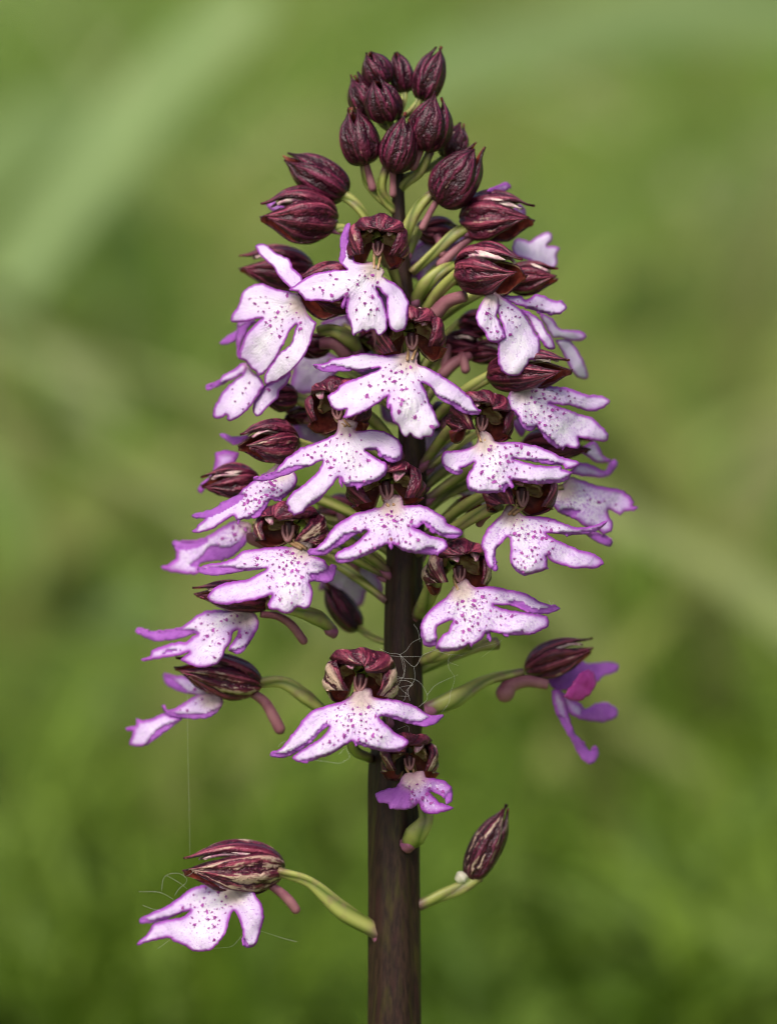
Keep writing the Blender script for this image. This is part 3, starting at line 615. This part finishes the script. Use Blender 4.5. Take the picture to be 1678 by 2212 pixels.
# ---- middle
flower('A6', [[(1265, 900), (1390, 815), (1440, 860), (1480, 940), (1550, 990), (1540, 1010), (1420, 1010), (1340, 960)], [(1190, 1100), (1260, 1010), (1380, 1030), (1490, 1080), (1540, 1000), (1590, 980), (1610, 1020), (1570, 1090), (1500, 1140), (1380, 1140), (1270, 1130)]],
       (1250, 900), -10, 45, 10, (1040, 860, 190, 170), rims=[[(1490, 1085), (1540, 990), (1600, 970), (1620, 1020), (1570, 1100), (1500, 1150)]], tint=.45, spots=0, style='beak', hd=-10, haz=74, bf=300, pale=.15, label='dark red hood on the right with a lilac hooked lobe')
flower('A6', [[(720, 280), (640, 390), (620, 430), (650, 520), (690, 550), (720, 620), (760, 690), (810, 725), (870, 710), (885, 690), (920, 740), (980, 820), (1050, 870), (1110, 890), (1160, 860), (1190, 875), (1250, 880), (1272, 850), (1260, 785), (1300, 792), (1400, 810), (1510, 820), (1525, 770), (1500, 720), (1430, 650), (1370, 600), (1280, 580), (1180, 540), (1080, 505), (1000, 475), (1080, 488), (1180, 495), (1280, 530), (1400, 550), (1480, 520), (1540, 465), (1520, 430), (1440, 405), (1350, 400), (1250, 370), (1180, 340), (1050, 325), (940, 315), (860, 320), (780, 300)]],
       (760, 330), 130, 38, 25, (790, 190, 250, 200), rims=[[(685, 560), (755, 700), (810, 735), (880, 715), (890, 670), (820, 680), (770, 650)], [(880, 700), (975, 830), (1110, 900), (1085, 855), (960, 740)]], tint=.3, haz=58, style='beak', bf=380, hd=-30, hel=5, pale=.3, spread=(20, 110), label='right flower with two long pale arms pointing outward')
flower('A3', [[(850, 510), (700, 530), (600, 520), (500, 510), (400, 525), (280, 550), (160, 570), (145, 595), (60, 612), (0, 620), (30, 655), (90, 685), (200, 690), (300, 685), (400, 680), (480, 690), (560, 655), (650, 650), (600, 680), (480, 730), (330, 780), (260, 820), (230, 865), (145, 920), (160, 980), (170, 1020), (220, 1055), (290, 1055), (325, 1050), (310, 1090), (290, 1125), (330, 1135), (420, 1105), (520, 1060), (600, 1010), (680, 950), (720, 920), (712, 960), (708, 1020), (730, 1042), (744, 1010),
                (745, 1080), (770, 1160), (830, 1220), (860, 1290), (905, 1315), (930, 1280), (960, 1310), (1045, 1335), (1060, 1310), (1130, 1315), (1160, 1280), (1170, 1240), (1220, 1205), (1200, 1150), (1160, 1050), (1120, 970), (1090, 880), (1050, 795), (1120, 830), (1160, 880), (1200, 940), (1260, 980), (1330, 1010), (1400, 1060), (1480, 1095), (1590, 1100), (1618, 1070), (1590, 1040), (1550, 1010), (1530, 950), (1450, 880), (1380, 820), (1280, 750), (1180, 690), (1080, 640), (1010, 610), (1000, 560), (1010, 500), (940, 480)]],
       (930, 550), 205, 0, 34, (945, 345, 330, 275), rims=[[(-10, 615), (30, 665), (90, 695), (300, 695), (480, 700), (560, 660), (470, 668), (350, 645), (200, 615), (100, 640)], [(1130, 835), (1200, 955), (1330, 1020), (1480, 1105), (1590, 1110), (1625, 1070), (1500, 1065), (1400, 1000), (1300, 950), (1200, 910)]], tint=.1, haz=6, label='large central flower with a broad notched middle lobe')
flower('A8', [[(380, 580), (500, 540), (600, 550), (690, 580), (650, 690), (560, 770), (480, 850), (400, 910), (350, 950), (280, 1000), (240, 1060), (190, 1115), (140, 1090), (150, 1040), (220, 950), (320, 870), (350, 780), (370, 690)]],
       (690, 650), 0, -40, 10, (600, 960, 270, 240), tint=1.0, spots=0, style='beak', hd=0, haz=-74, hel=-4, bf=370, pale=.35, label='left hood behind a crumpled purple lip')
flower('A8', [[(1260, 690), (1100, 800), (950, 900), (800, 1010), (700, 1110), (640, 1150), (480, 1230), (360, 1310), (230, 1360), (70, 1400), (75, 1440), (130, 1455), (240, 1457), (140, 1540), (120, 1580), (65, 1620), (90, 1650), (200, 1640), (330, 1600), (470, 1510), (600, 1430), (620, 1420), (650, 1470), (690, 1525), (710, 1480), (830, 1460), (930, 1430), (1030, 1350), (1090, 1260), (1130, 1205), (1190, 1235), (1270, 1200), (1380, 1110), (1450, 1010), (1475, 930), (1440, 840), (1390, 780)],
               [(440, 320), (480, 310), (560, 340), (620, 360), (720, 350), (800, 330), (830, 350), (790, 400), (640, 450), (560, 440), (480, 390)]],
       (1230, 760), 110, -36, 36, (1120, 430, 300, 310), rims=[[(60, 1400), (70, 1445), (240, 1460), (480, 1360), (700, 1225), (780, 1140), (650, 1140), (360, 1300)], [(650, 1470), (700, 1530), (830, 1470), (1030, 1360), (1130, 1210), (1090, 1180), (980, 1300), (850, 1410), (720, 1460)], [(1100, 1130), (1125, 1215), (1190, 1245), (1380, 1120), (1460, 1020), (1300, 1120), (1200, 1170)], [(420, 300), (480, 400), (560, 450), (660, 450), (720, 400), (700, 340), (560, 320)]], tint=.2, haz=-58, style='beak', bf=400, hd=-20, pale=.5, spread=(20, 110), label='left flower with a striped hood and drooping lip')
flower('A5', [[(850, 480), (830, 590), (760, 640), (650, 690), (500, 740), (400, 810), (320, 870), (230, 970), (160, 1000), (50, 1030), (35, 1055), (100, 1070), (220, 1050), (330, 1015), (450, 960), (560, 930), (640, 890), (700, 865), (680, 910), (640, 990), (560, 1060), (470, 1130), (400, 1180), (350, 1250), (345, 1290), (370, 1310), (365, 1350), (400, 1370), (420, 1397), (500, 1370), (540, 1330), (640, 1270), (720, 1190), (800, 1090), (848, 1030), (858, 1090), (880, 1125), (892, 1100), (880, 1040), (910, 1110), (960, 1115), (1010, 1110), (1030, 1150), (1060, 1115), (1130, 1095), (1220, 1060), (1290, 1010), (1320, 940), (1310, 900), (1260, 870), (1180, 820), (1100, 770),
                (1150, 770), (1210, 772), (1230, 810), (1290, 850), (1330, 885), (1400, 885), (1450, 850), (1465, 780), (1450, 710), (1420, 660), (1340, 610), (1250, 580), (1130, 575), (1010, 580), (1030, 500), (950, 470)]],
       (930, 520), 185, -12, 34, (850, 350, 310, 270), rims=[[(25, 1055), (100, 1080), (330, 1025), (560, 940), (570, 910), (400, 920), (250, 980), (50, 1030)], [(1100, 775), (1170, 780), (1210, 795), (1290, 860), (1330, 895), (1400, 895), (1460, 860), (1465, 800), (1400, 845), (1330, 830), (1260, 800), (1210, 745), (1150, 745)], [(905, 1120), (1130, 1105), (1300, 1015), (1310, 960), (1210, 1040), (1070, 1070), (920, 1085)], [(520, 1370), (640, 1280), (730, 1190), (640, 1230), (560, 1290)]], tint=.12, haz=-18, label='flower with long lower left arm and dark open hood')
flower('A6', [[(370, 750), (330, 850), (220, 890), (130, 900), (70, 905), (35, 950), (40, 1020), (70, 1070), (150, 1115), (210, 1110), (230, 1080), (205, 1060), (260, 1040), (328, 1005), (300, 1060), (270, 1110), (255, 1180), (270, 1240), (330, 1275), (420, 1285), (500, 1280), (585, 1270), (620, 1240), (645, 1220), (660, 1237), (680, 1220), (665, 1165), (720, 1170), (800, 1195), (900, 1200), (1000, 1195), (1100, 1185), (1160, 1165), (1205, 1100), (1180, 1080), (1110, 1062), (1100, 1034), (1000, 1038), (900, 1028), (780, 1004), (670, 972), (780, 985), (900, 1008), (1020, 1028), (1115, 1035), (1140, 1060), (1200, 1065), (1250, 1040), (1275, 1015), (1230, 990), (1120, 960), (1020, 910), (900, 860), (780, 835), (640, 820), (520, 820), (470, 750), (400, 710)]],
       (410, 800), 190, 8, 36, (385, 610, 295, 240), rims=[[(30, 1010), (60, 1080), (150, 1125), (215, 1120), (235, 1080), (150, 1075), (80, 1040)], [(245, 1180), (260, 1250), (330, 1285), (500, 1290), (590, 1280), (570, 1255), (400, 1260), (290, 1230)], [(570, 1210), (610, 1185), (645, 1200), (630, 1240), (590, 1265)], [(665, 1160), (800, 1205), (1000, 1205), (1100, 1195), (1170, 1170), (1205, 1110), (1100, 1150), (900, 1165), (740, 1160)], [(780, 985), (1020, 1032), (1115, 1032), (1000, 985), (880, 970)]], tint=.22, haz=18, label='flower right of centre with a curled left arm')
flower('B2', [[(890, 200), (960, 130), (1040, 150), (1150, 190), (1290, 225), (1400, 245), (1480, 290), (1530, 350), (1520, 380), (1570, 400), (1540, 430), (1450, 440), (1410, 470), (1340, 430), (1300, 430), (1310, 490), (1340, 530), (1330, 610), (1260, 640), (1200, 600), (1080, 565), (1000, 500), (930, 480), (860, 450), (800, 380), (770, 340), (830, 260)], [(1100, 640), (1200, 620), (1290, 660), (1340, 710), (1320, 750), (1220, 720)]],
       (900, 220), 30, 38, 20, None, rims=[[(850, 440), (950, 490), (1055, 430), (960, 410), (890, 415)], [(1100, 650), (1200, 640), (1350, 710), (1330, 760), (1220, 730)]], tint=.5, spots=6, label='soft lilac lip farthest to the right')
flower('B1', [[(800, 470), (790, 530), (700, 560), (600, 590), (500, 620), (420, 670), (340, 720), (280, 790), (230, 860), (160, 930), (70, 970), (90, 1000), (170, 1015), (240, 1005), (330, 950), (420, 900), (500, 830), (580, 790), (650, 770), (610, 820), (550, 880), (450, 930), (380, 970), (340, 1000), (340, 1060), (370, 1085), (440, 1080), (540, 1050), (640, 1010), (740, 960), (840, 900), (850, 920), (870, 955), (885, 930), (890, 900), (930, 930), (1000, 970), (1100, 990), (1200, 1000), (1300, 1005), (1380, 970), (1415, 930), (1410, 890), (1370, 850), (1250, 820), (1180, 780), (1080, 740), (1140, 742), (1180, 700), (1220, 740), (1280, 790), (1380, 835), (1500, 845), (1560, 800), (1550, 770), (1500, 740), (1420, 700), (1380, 640), (1300, 590), (1200, 540), (1100, 525), (1000, 530), (970, 440), (880, 420)]],
       (870, 510), 215, 0, 42, (830, 350, 365, 235), rims=[[(60, 970), (90, 1010), (170, 1025), (240, 1015), (420, 910), (580, 795), (640, 770), (540, 780), (430, 800), (320, 890), (220, 960), (140, 960)], [(335, 1040), (360, 1095), (540, 1060), (740, 970), (840, 910), (700, 945), (560, 1010), (420, 1045)], [(900, 905), (1000, 980), (1200, 1010), (1300, 1015), (1312, 945), (1230, 925), (1170, 950), (1100, 970), (980, 940)], [(1120, 745), (1150, 700), (1200, 690), (1290, 795), (1380, 845), (1500, 855), (1565, 800), (1440, 800), (1330, 780), (1220, 690), (1160, 685)]], tint=.3, label='central flower with a tiny brown speck at its lip notch')
flower('B2', [[(410, 370), (340, 470), (260, 550), (210, 610), (170, 690), (165, 740), (190, 800), (210, 900), (250, 950), (300, 975), (320, 945), (300, 900), (295, 800), (330, 740), (380, 690), (410, 672), (425, 750), (420, 830), (430, 910), (470, 970), (540, 1010), (620, 1000), (700, 975), (770, 950), (755, 930), (760, 880), (745, 840), (790, 880), (870, 915), (950, 935), (1020, 950), (1080, 945), (1180, 950), (1260, 910), (1250, 880), (1180, 820), (1070, 790), (950, 740), (820, 680), (740, 632), (850, 640), (980, 650), (1100, 645), (1200, 610), (1280, 550), (1300, 510), (1180, 560), (1020, 580), (900, 540), (800, 500), (680, 480), (540, 470), (480, 400)]],
       (440, 440), 180, 18, 34, (510, 270, 350, 220), rims=[[(300, 750), (335, 735), (300, 800), (305, 900), (328, 945), (300, 985), (250, 960), (265, 930), (275, 800)], [(425, 910), (465, 980), (540, 1020), (700, 985), (775, 955), (640, 978), (540, 978)], [(800, 637), (980, 658), (1100, 653), (1200, 618), (1290, 550), (1150, 600), (980, 620)]], tint=.35, haz=30, pale=.25, label='right flower with a hooked left arm and green gap')
flower('B3', [[(820, 240), (700, 230), (580, 290), (480, 350), (380, 400), (250, 410), (165, 400), (160, 440), (190, 500), (180, 560), (120, 610), (55, 630), (70, 660), (180, 690), (300, 700), (380, 690), (400, 610), (480, 590), (650, 560), (720, 510), (800, 430), (850, 320), (850, 260)]],
       (860, 250), 20, -42, 26, None, rims=[[(300, 625), (420, 520), (490, 440), (520, 440), (640, 460), (740, 410), (820, 290), (850, 300), (830, 400), (740, 500), (640, 565), (480, 595), (350, 635)], [(155, 400), (155, 440), (190, 480), (300, 490), (470, 420), (460, 390), (380, 410), (250, 415)]], tint=.5, spots=8, spur=('B3', [(860, 330, 30), (870, 380, 28), (960, 440, 20)], [14, 20, 14]), label='soft lilac lip farthest to the left, edges rolled')
flower('B3', [[(1290, 390), (1240, 450), (1150, 455), (980, 460), (860, 480), (760, 500), (700, 560), (600, 590), (480, 610), (370, 650), (400, 690), (480, 708), (580, 710), (680, 690), (800, 670), (900, 660), (985, 650), (900, 700), (830, 740), (700, 760), (560, 800), (465, 890), (495, 950), (600, 970), (700, 960), (820, 940), (950, 910), (1030, 885), (1000, 950), (995, 980), (1020, 1010), (1080, 1020), (1130, 1045), (1190, 1045), (1230, 1010), (1270, 990), (1310, 1005), (1360, 990), (1390, 930), (1395, 850), (1375, 770), (1420, 765), (1520, 775), (1570, 750), (1600, 660), (1605, 630), (1570, 610), (1540, 630), (1500, 580), (1430, 545), (1380, 530), (1390, 420)]],
       (1310, 450), 190, -22, 36, (1200, 285, 350, 205), rims=[[(360, 650), (390, 700), (580, 720), (800, 680), (960, 655), (800, 640), (600, 630), (450, 635)], [(1360, 700), (1450, 680), (1540, 640), (1580, 605), (1615, 640), (1595, 720), (1540, 785), (1400, 765)]], tint=.28, haz=-30, pale=.5, label='left flower with a purple curled right lobe')
# ---- lower
flower('B4', [[(600, 440), (500, 530), (440, 620), (350, 680), (270, 760), (210, 840), (190, 920), (205, 1010), (230, 1085), (290, 1100), (340, 1080), (355, 1000), (355, 910), (420, 870), (500, 840), (480, 900), (460, 950), (400, 990), (350, 1060), (345, 1110), (400, 1140), (520, 1135), (620, 1100), (665, 1065), (680, 1100), (700, 1080), (780, 1030), (820, 970), (835, 1010), (860, 1040), (877, 1020), (868, 952), (950, 975), (1050, 990), (1190, 985), (1290, 970), (1370, 930), (1420, 900), (1430, 860), (1410, 810), (1330, 780), (1200, 765), (1100, 750), (980, 730), (890, 695), (1000, 700), (1080, 695), (1180, 740), (1290, 775), (1420, 780), (1500, 750), (1535, 725), (1500, 705), (1430, 690), (1310, 645), (1200, 580), (1080, 555), (950, 525), (820, 515), (700, 515), (640, 440)]],
       (580, 530), 200, 12, 38, (555, 345, 325, 270), rims=[[(1030, 660), (1150, 655), (1300, 730), (1440, 710), (1510, 700), (1545, 725), (1420, 790), (1290, 785), (1150, 715), (1080, 690)], [(180, 900), (195, 1010), (220, 1095), (290, 1110), (350, 1085), (350, 1020), (260, 1050), (220, 980)], [(335, 1090), (400, 1150), (520, 1145), (650, 1085), (520, 1108), (420, 1112)], [(815, 960), (835, 1020), (860, 1050), (885, 1020), (870, 950)], [(950, 975), (1190, 995), (1180, 940), (1100, 950), (1050, 970)]], tint=.38, haz=18, pale=.6, label='sharp right flower whose left arm curls round a green gap')
flower('B5', [[(1040, 265), (940, 300), (850, 295), (740, 295), (660, 330), (580, 390), (500, 440), (380, 465), (250, 465), (150, 440), (135, 465), (200, 520), (290, 555), (400, 550), (520, 530), (600, 500), (660, 490), (600, 520), (560, 560), (480, 560), (380, 590), (270, 630), (250, 680), (175, 710), (200, 722), (330, 700), (470, 680), (580, 650), (510, 710), (560, 740), (640, 770), (730, 775), (810, 750), (860, 700), (880, 640), (930, 560), (955, 480), (990, 460), (970, 530), (920, 600), (920, 640), (980, 662), (1040, 640), (1080, 580), (1130, 500), (1165, 420), (1150, 350), (1100, 295)]],
       (1040, 320), 90, -35, 34, (960, 190, 190, 140), rims=[[(125, 450), (200, 530), (290, 565), (520, 540), (650, 480), (600, 450), (500, 455), (350, 470), (200, 460)], [(910, 640), (980, 670), (1045, 645), (1100, 560), (1000, 610)], [(360, 660), (470, 640), (560, 640), (440, 625), (390, 630)]], tint=.3, spots=24, style='beak', haz=-72, bf=310, hd=-20, hel=8, pale=.15, spread=(15, 110),
       stk=('B5', [(1790, 470, 30), (1650, 360, 60), (1480, 290, 80), (1230, 240, 72)], 11, 17, 13), spur=('B5', [(1180, 330, 70), (1320, 345, 60), (1440, 420, 50), (1540, 550, 45)], [9, 11, 12, 12]), label='left flower with a long pink spur and two lilac arms')
flower('B5', [[(740, 990), (640, 1010), (540, 1070), (450, 1120), (400, 1130), (375, 1085), (350, 1100), (370, 1150), (420, 1180), (520, 1200), (650, 1210), (780, 1180), (850, 1110), (870, 1050), (820, 990)], [(380, 1160), (300, 1190), (200, 1220), (140, 1200), (130, 1260), (50, 1280), (60, 1310), (110, 1310), (80, 1420), (130, 1435), (200, 1440), (300, 1380), (430, 1280), (520, 1205), (430, 1180)], [(360, 850), (380, 825), (450, 840), (560, 850), (640, 880), (720, 960), (720, 1010), (580, 1000), (480, 970), (400, 930)]],
       (780, 1010), 10, -40, 35, (850, 850, 215, 195), rims=[[(340, 1090), (365, 1160), (420, 1190), (520, 1210), (650, 1220), (780, 1190), (850, 1110), (700, 1160), (520, 1160), (400, 1140)], [(200, 1450), (300, 1390), (430, 1290), (530, 1205), (420, 1240), (330, 1280), (260, 1350)], [(350, 840), (400, 940), (500, 980), (590, 1000), (520, 930), (430, 850)]], tint=.3, spots=5, style='beak', haz=-80, hel=14, bf=350, hd=0, pale=.6,
       stk=('B5', [(1760, 1200, 0), (1560, 1030, 0), (1370, 900, 0), (1150, 900, 0)], 10, 16, 13), spur=('B5', [(1090, 980, 0), (1210, 1060, 0), (1290, 1190, 0), (1340, 1290, 0)], [12, 14, 16, 16]), label='lower left flower seen from the side with a fat pink spur')
flower('B6', [[(760, 470), (680, 530), (560, 565), (440, 600), (350, 670), (290, 760), (210, 860), (150, 930), (70, 970), (70, 995), (150, 1015), (240, 990), (340, 930), (420, 870), (490, 790), (560, 745), (530, 800), (480, 850), (380, 910), (300, 960), (250, 1010), (290, 1040), (360, 1045), (450, 1025), (550, 990), (660, 930), (750, 870), (790, 905), (805, 900), (870, 920), (980, 950), (1080, 960), (1150, 955), (1210, 910), (1225, 870), (1190, 840), (1120, 800), (1050, 740), (980, 665), (1060, 670), (1150, 700), (1260, 730), (1380, 745), (1460, 720), (1520, 660), (1510, 645), (1430, 650), (1380, 640), (1310, 590), (1220, 550), (1110, 520), (980, 505), (930, 490), (910, 430), (830, 410)]],
       (830, 500), 205, 0, 42, (820, 335, 300, 240), rims=[[(60, 970), (60, 1005), (150, 1025), (240, 1000), (420, 880), (490, 800), (560, 745), (530, 715), (480, 760), (420, 830), (280, 930), (150, 970)], [(970, 655), (1150, 710), (1260, 740), (1380, 755), (1460, 730), (1530, 660), (1510, 640), (1430, 650), (1330, 690), (1220, 690), (1100, 650)], [(300, 1045), (450, 1035), (550, 1000), (750, 880), (560, 965), (430, 1008), (330, 1028)], [(790, 870), (800, 910), (870, 930), (980, 960), (1150, 965), (1220, 910), (1100, 940), (960, 925), (860, 885)]], tint=.3, pale=.75, label='sharp lower central flower with cream striped hood')
flower('B7', [[(1155, 400), (1200, 400), (1240, 470), (1260, 560), (1290, 650), (1350, 720), (1385, 770), (1400, 745), (1430, 745), (1440, 790), (1410, 840), (1380, 850), (1330, 810), (1270, 700), (1210, 600), (1170, 520)], [(1180, 385), (1260, 440), (1330, 480), (1360, 510), (1420, 480), (1490, 470), (1550, 515), (1550, 560), (1480, 590), (1400, 590), (1320, 570), (1250, 530)], [(1100, 320), (1150, 270), (1230, 225), (1330, 210), (1360, 230), (1500, 225), (1560, 240), (1550, 280), (1470, 310), (1420, 340), (1370, 310), (1300, 380), (1250, 400), (1180, 390), (1120, 345)]],
       (1150, 390), -40, 40, 20, (1185, 205, 110, 115), rims=[[(1180, 560), (1230, 560), (1290, 650), (1390, 760), (1450, 740), (1450, 800), (1400, 860), (1330, 830), (1240, 680)], [(1340, 500), (1420, 470), (1500, 460), (1570, 515), (1560, 570), (1480, 600), (1330, 580)], [(1090, 320), (1150, 260), (1230, 215), (1330, 200), (1500, 215), (1570, 240), (1560, 290), (1470, 320), (1400, 345), (1290, 380), (1180, 380)]], tint=.6, spots=0, style='beak', haz=78, hel=22, bf=215, hd=-25, pale=.35,
       stk=('B7', [(385, 515, 0), (560, 450, -10), (760, 340, -25), (980, 290, -40)], 15, 20, 11), spur=('B7', [(1130, 365, -40), (1000, 342, -40), (905, 365, -38), (868, 415, -36)], [14, 17, 22, 26]), label='small deformed purple flower held out on the right')
flower('B7', [[(1230, 440), (1270, 370), (1330, 290), (1380, 270), (1420, 310), (1420, 370), (1380, 430), (1310, 465)]], (1290, 370), -22, 40, 10, None, tint=1, spots=0, stk=None, name='inner_lobe', lip_name='lobe_blade', lip_mats=[M['magenta'], M['magenta']], label='magenta inner lobe of the deformed flower')
flower('B7', [[(250, 910), (230, 945), (200, 990), (150, 1000), (80, 1030), (100, 1085), (150, 1090), (170, 1120), (240, 1130), (310, 1115), (340, 1090), (370, 1140), (430, 1155), (500, 1140), (555, 1120), (530, 1100), (470, 1080), (430, 1040), (410, 1015), (450, 1030), (500, 1060), (510, 1090), (540, 1080), (550, 1040), (540, 990), (500, 950), (440, 935), (385, 930), (370, 890), (300, 900)]],
       (310, 920), 130, 5, 34, (285, 810, 175, 152), rims=[[(70, 1030), (100, 1095), (170, 1130), (240, 1140), (320, 1115), (290, 1060), (290, 1000), (250, 980), (200, 985), (150, 995)], [(500, 1050), (505, 1100), (545, 1090), (560, 1040), (540, 1000)]], tint=.85, spots=18, spread=(12, 70), pale=.5, haz=0, stk=('R7', [(320, 1290, 50), (370, 1240, 70), (430, 1150, 80), (400, 1000, 60)], 16, 24, 16), label='small stunted magenta lipped flower against the stem')
flower('B8', [[(650, 340), (560, 355), (460, 370), (400, 390), (320, 450), (240, 500), (170, 530), (90, 575), (95, 600), (180, 595), (270, 570), (350, 540), (400, 520), (350, 560), (270, 575), (180, 600), (140, 660), (70, 725), (80, 735), (160, 710), (270, 690), (300, 710), (370, 740), (420, 770), (520, 765), (580, 710), (620, 640), (640, 570), (665, 525), (690, 560), (710, 620), (720, 690), (730, 745), (760, 752), (800, 730), (830, 640), (850, 560), (840, 490), (800, 430), (770, 380), (720, 340)]],
       (660, 400), 90, -30, 32, (690, 262, 165, 170), rims=[[(80, 570), (85, 610), (180, 605), (270, 580), (380, 530), (270, 555), (170, 575)], [(725, 690), (730, 755), (765, 760), (800, 735), (760, 730)]], tint=.22, spots=32, style='beak', haz=-64, hel=4, bf=305, hd=-25, pale=.7, spread=(20, 120),
       stk=('B8', [(1575, 680, 20), (1330, 530, 40), (1130, 350, 55), (930, 280, 60)], 17, 20, 12), spur=('B8', [(890, 370, 50), (955, 415, 50), (1010, 470, 48), (1042, 515, 46)], [11, 13, 14, 13]), label='lone lowest left flower on a long twisted green stalk')
b = bud('R8', (1365, 300), (1498, 42), 64, 0, 0, .62, ([(1150, 418, 10), (1250, 375, 8), (1330, 345, 5), (1400, 300, 2)], [12, 14, 15, 14]), label='lowest right bud, withered and striped')
gl = zp('R8', (1328, 305))[0]; add_tube('gland', b, [(gl[0]-9, gl[1]+8, 8), (gl[0], gl[1], 10), (gl[0]+8, gl[1]-4, 8)], [9, 15, 9], M['pale'], 12, round_end=True)
bud('R4', (1385, 1530), (1185, 1250), 95, -130, 0, .3, label='dim withered bud in shade left of the stem')
# loose stalks of flowers on the far side of the spike
for pts, r in [([(832, 1480, 0), (1005, 1405, -40), (1075, 1390, -60)], (9, 14)), ([(905, 1010, 0), (960, 950, -60), (1010, 930, -90)], (9, 12)), ([(885, 1230, -20), (780, 1150, -70), (690, 1120, -90)], (9, 12)),
               ([(850, 1240, -20), (790, 1190, -30), (700, 1150, -40)], (9, 12)), ([(900, 1120, 0), (960, 1070, -40), (1030, 1040, -60)], (10, 13)), ([(835, 1300, 10), (760, 1240, -40), (690, 1190, -60)], (8, 11)), ([(905, 1430, 10), (960, 1410, 60), (1010, 1390, 90)], (9, 16)), ([(800, 1640, 20), (760, 1610, 100), (770, 1500, 150)], (10, 12)), ([(900, 1330, 30), (925, 1290, 100), (950, 1230, 140)], (12, 18)), ([(890, 1200, 20), (1000, 1130, 80), (1080, 1090, 120)], (10, 14))]:
    add_tube('stalk', orchid, pts, [r[0], r[1], r[1]], M['stalk'], 12, .12, 4)

q = zp('B1', [(862, 838), (868, 862), (870, 900), (872, 945)])
add_tube('lip_tooth', orchid, [(x, y, z) for (x, y), z in zip(q, (268, 276, 280, 280))], [3, 5.5, 3, 2], M['spur'], 8, round_end=True)
# ------------------------------------------------------------------ cobweb strands
def web(name, label, key, lines, rad=.19):
    V, F, o = [], [], 0
    for ln in lines:
        d = ln[0]; q = zp(key, ln[1]); n = len(q)
        dd = np.linspace(d[0], d[1], n) if isinstance(d, tuple) else np.full(n, d)
        p = smooth_open(np.array([P(x, y, z) for (x, y), z in zip(q, dd)]), 5)
        v, f, _ = tube(p, rad*UNIT, 4); V.append(v); F += [tuple(i+o for i in g) for g in f]; o += len(v)
    w = mk(name, np.concatenate(V), F, [M['silk']]); w['label'] = label; w['category'] = 'cobweb'; return w
web('cobweb', 'tangle of fine cobweb strands across the stem beside the cream striped hood', 'B6',
    [((160, 120), [(985, 95), (1060, 130), (1150, 145), (1270, 245), (1340, 150), (1420, 115), (1480, 90)]), ((150, 110), [(960, 130), (1060, 150), (1160, 160), (1270, 160), (1330, 160)]), (130, [(1150, 140), (1185, 200), (1195, 270), (1170, 340), (1140, 400), (1130, 480)]),
     (125, [(1155, 140), (1180, 250), (1185, 330), (1110, 350)]), (120, [(1270, 245), (1275, 350), (1220, 440), (1235, 530)]), (120, [(1110, 320), (1180, 340), (1270, 350), (1330, 390), (1380, 480), (1370, 530), (1310, 580)]), (130, [(1115, 370), (1200, 360), (1260, 395), (1180, 410), (1120, 430)]),
     (125, [(1130, 400), (1180, 450), (1225, 490), (1140, 490)]), ((120, 80), [(1380, 480), (1450, 400), (1560, 345), (1640, 310)]), ((110, 80), [(1560, 140), (1560, 250), (1610, 340), (1575, 465), (1560, 550), (1500, 630)]), ((120, 150), [(1420, 100), (1520, 130), (1560, 140), (1678, 150)]), (150, [(1585, 140), (1560, 200), (1640, 235)]),
     (120, [(1260, 395), (1210, 440), (1190, 520), (1130, 560)]), (180, [(1060, 670), (1055, 720)]), (170, [(1130, 770), (1215, 740), (1230, 790)])])
web('cobweb', 'single long thread hanging under the side view flower with the fat pink spur', 'D', [((60, 60), [(405, 1480), (406, 1600), (409, 1740), (411, 1850)])], .09)
web('cobweb', 'loose curled threads around the lone lowest flower on its long twisted stalk', 'B8',
    [(110, [(225, 400), (235, 330), (270, 300), (330, 295), (370, 320), (375, 350), (330, 390), (305, 430)]), (110, [(260, 310), (330, 350), (380, 390)]), (110, [(85, 408), (210, 410), (300, 455)]), (110, [(110, 490), (170, 512), (250, 530)]), (100, [(535, 752), (600, 748), (660, 735), (715, 675)]), (90, [(825, 645), (900, 670), (980, 695), (1050, 712)]), (110, [(275, 700), (235, 730), (200, 755)]), (110, [(440, 265), (400, 300), (375, 310)])], .14)
web('cobweb', 'few threads under the flower whose arm curls round a small gap', 'B4', [(150, [(0, 1170), (60, 1130), (110, 1060), (200, 1010)]), (170, [(130, 880), (170, 940), (190, 1050)]), (150, [(730, 1110), (800, 1090), (920, 1060), (975, 1030), (880, 1120), (780, 1195)]), (200, [(1420, 645), (1450, 700), (1465, 665)])], .14)
web('cobweb', 'fine curled threads below the lip of the flower with cream striped hood', 'B6', [(300, [(440, 1030), (540, 1040), (640, 1055), (705, 1025), (730, 1000), (700, 920)]), (300, [(640, 980), (690, 930)]), (260, [(130, 920), (160, 885), (195, 868)])], .14)
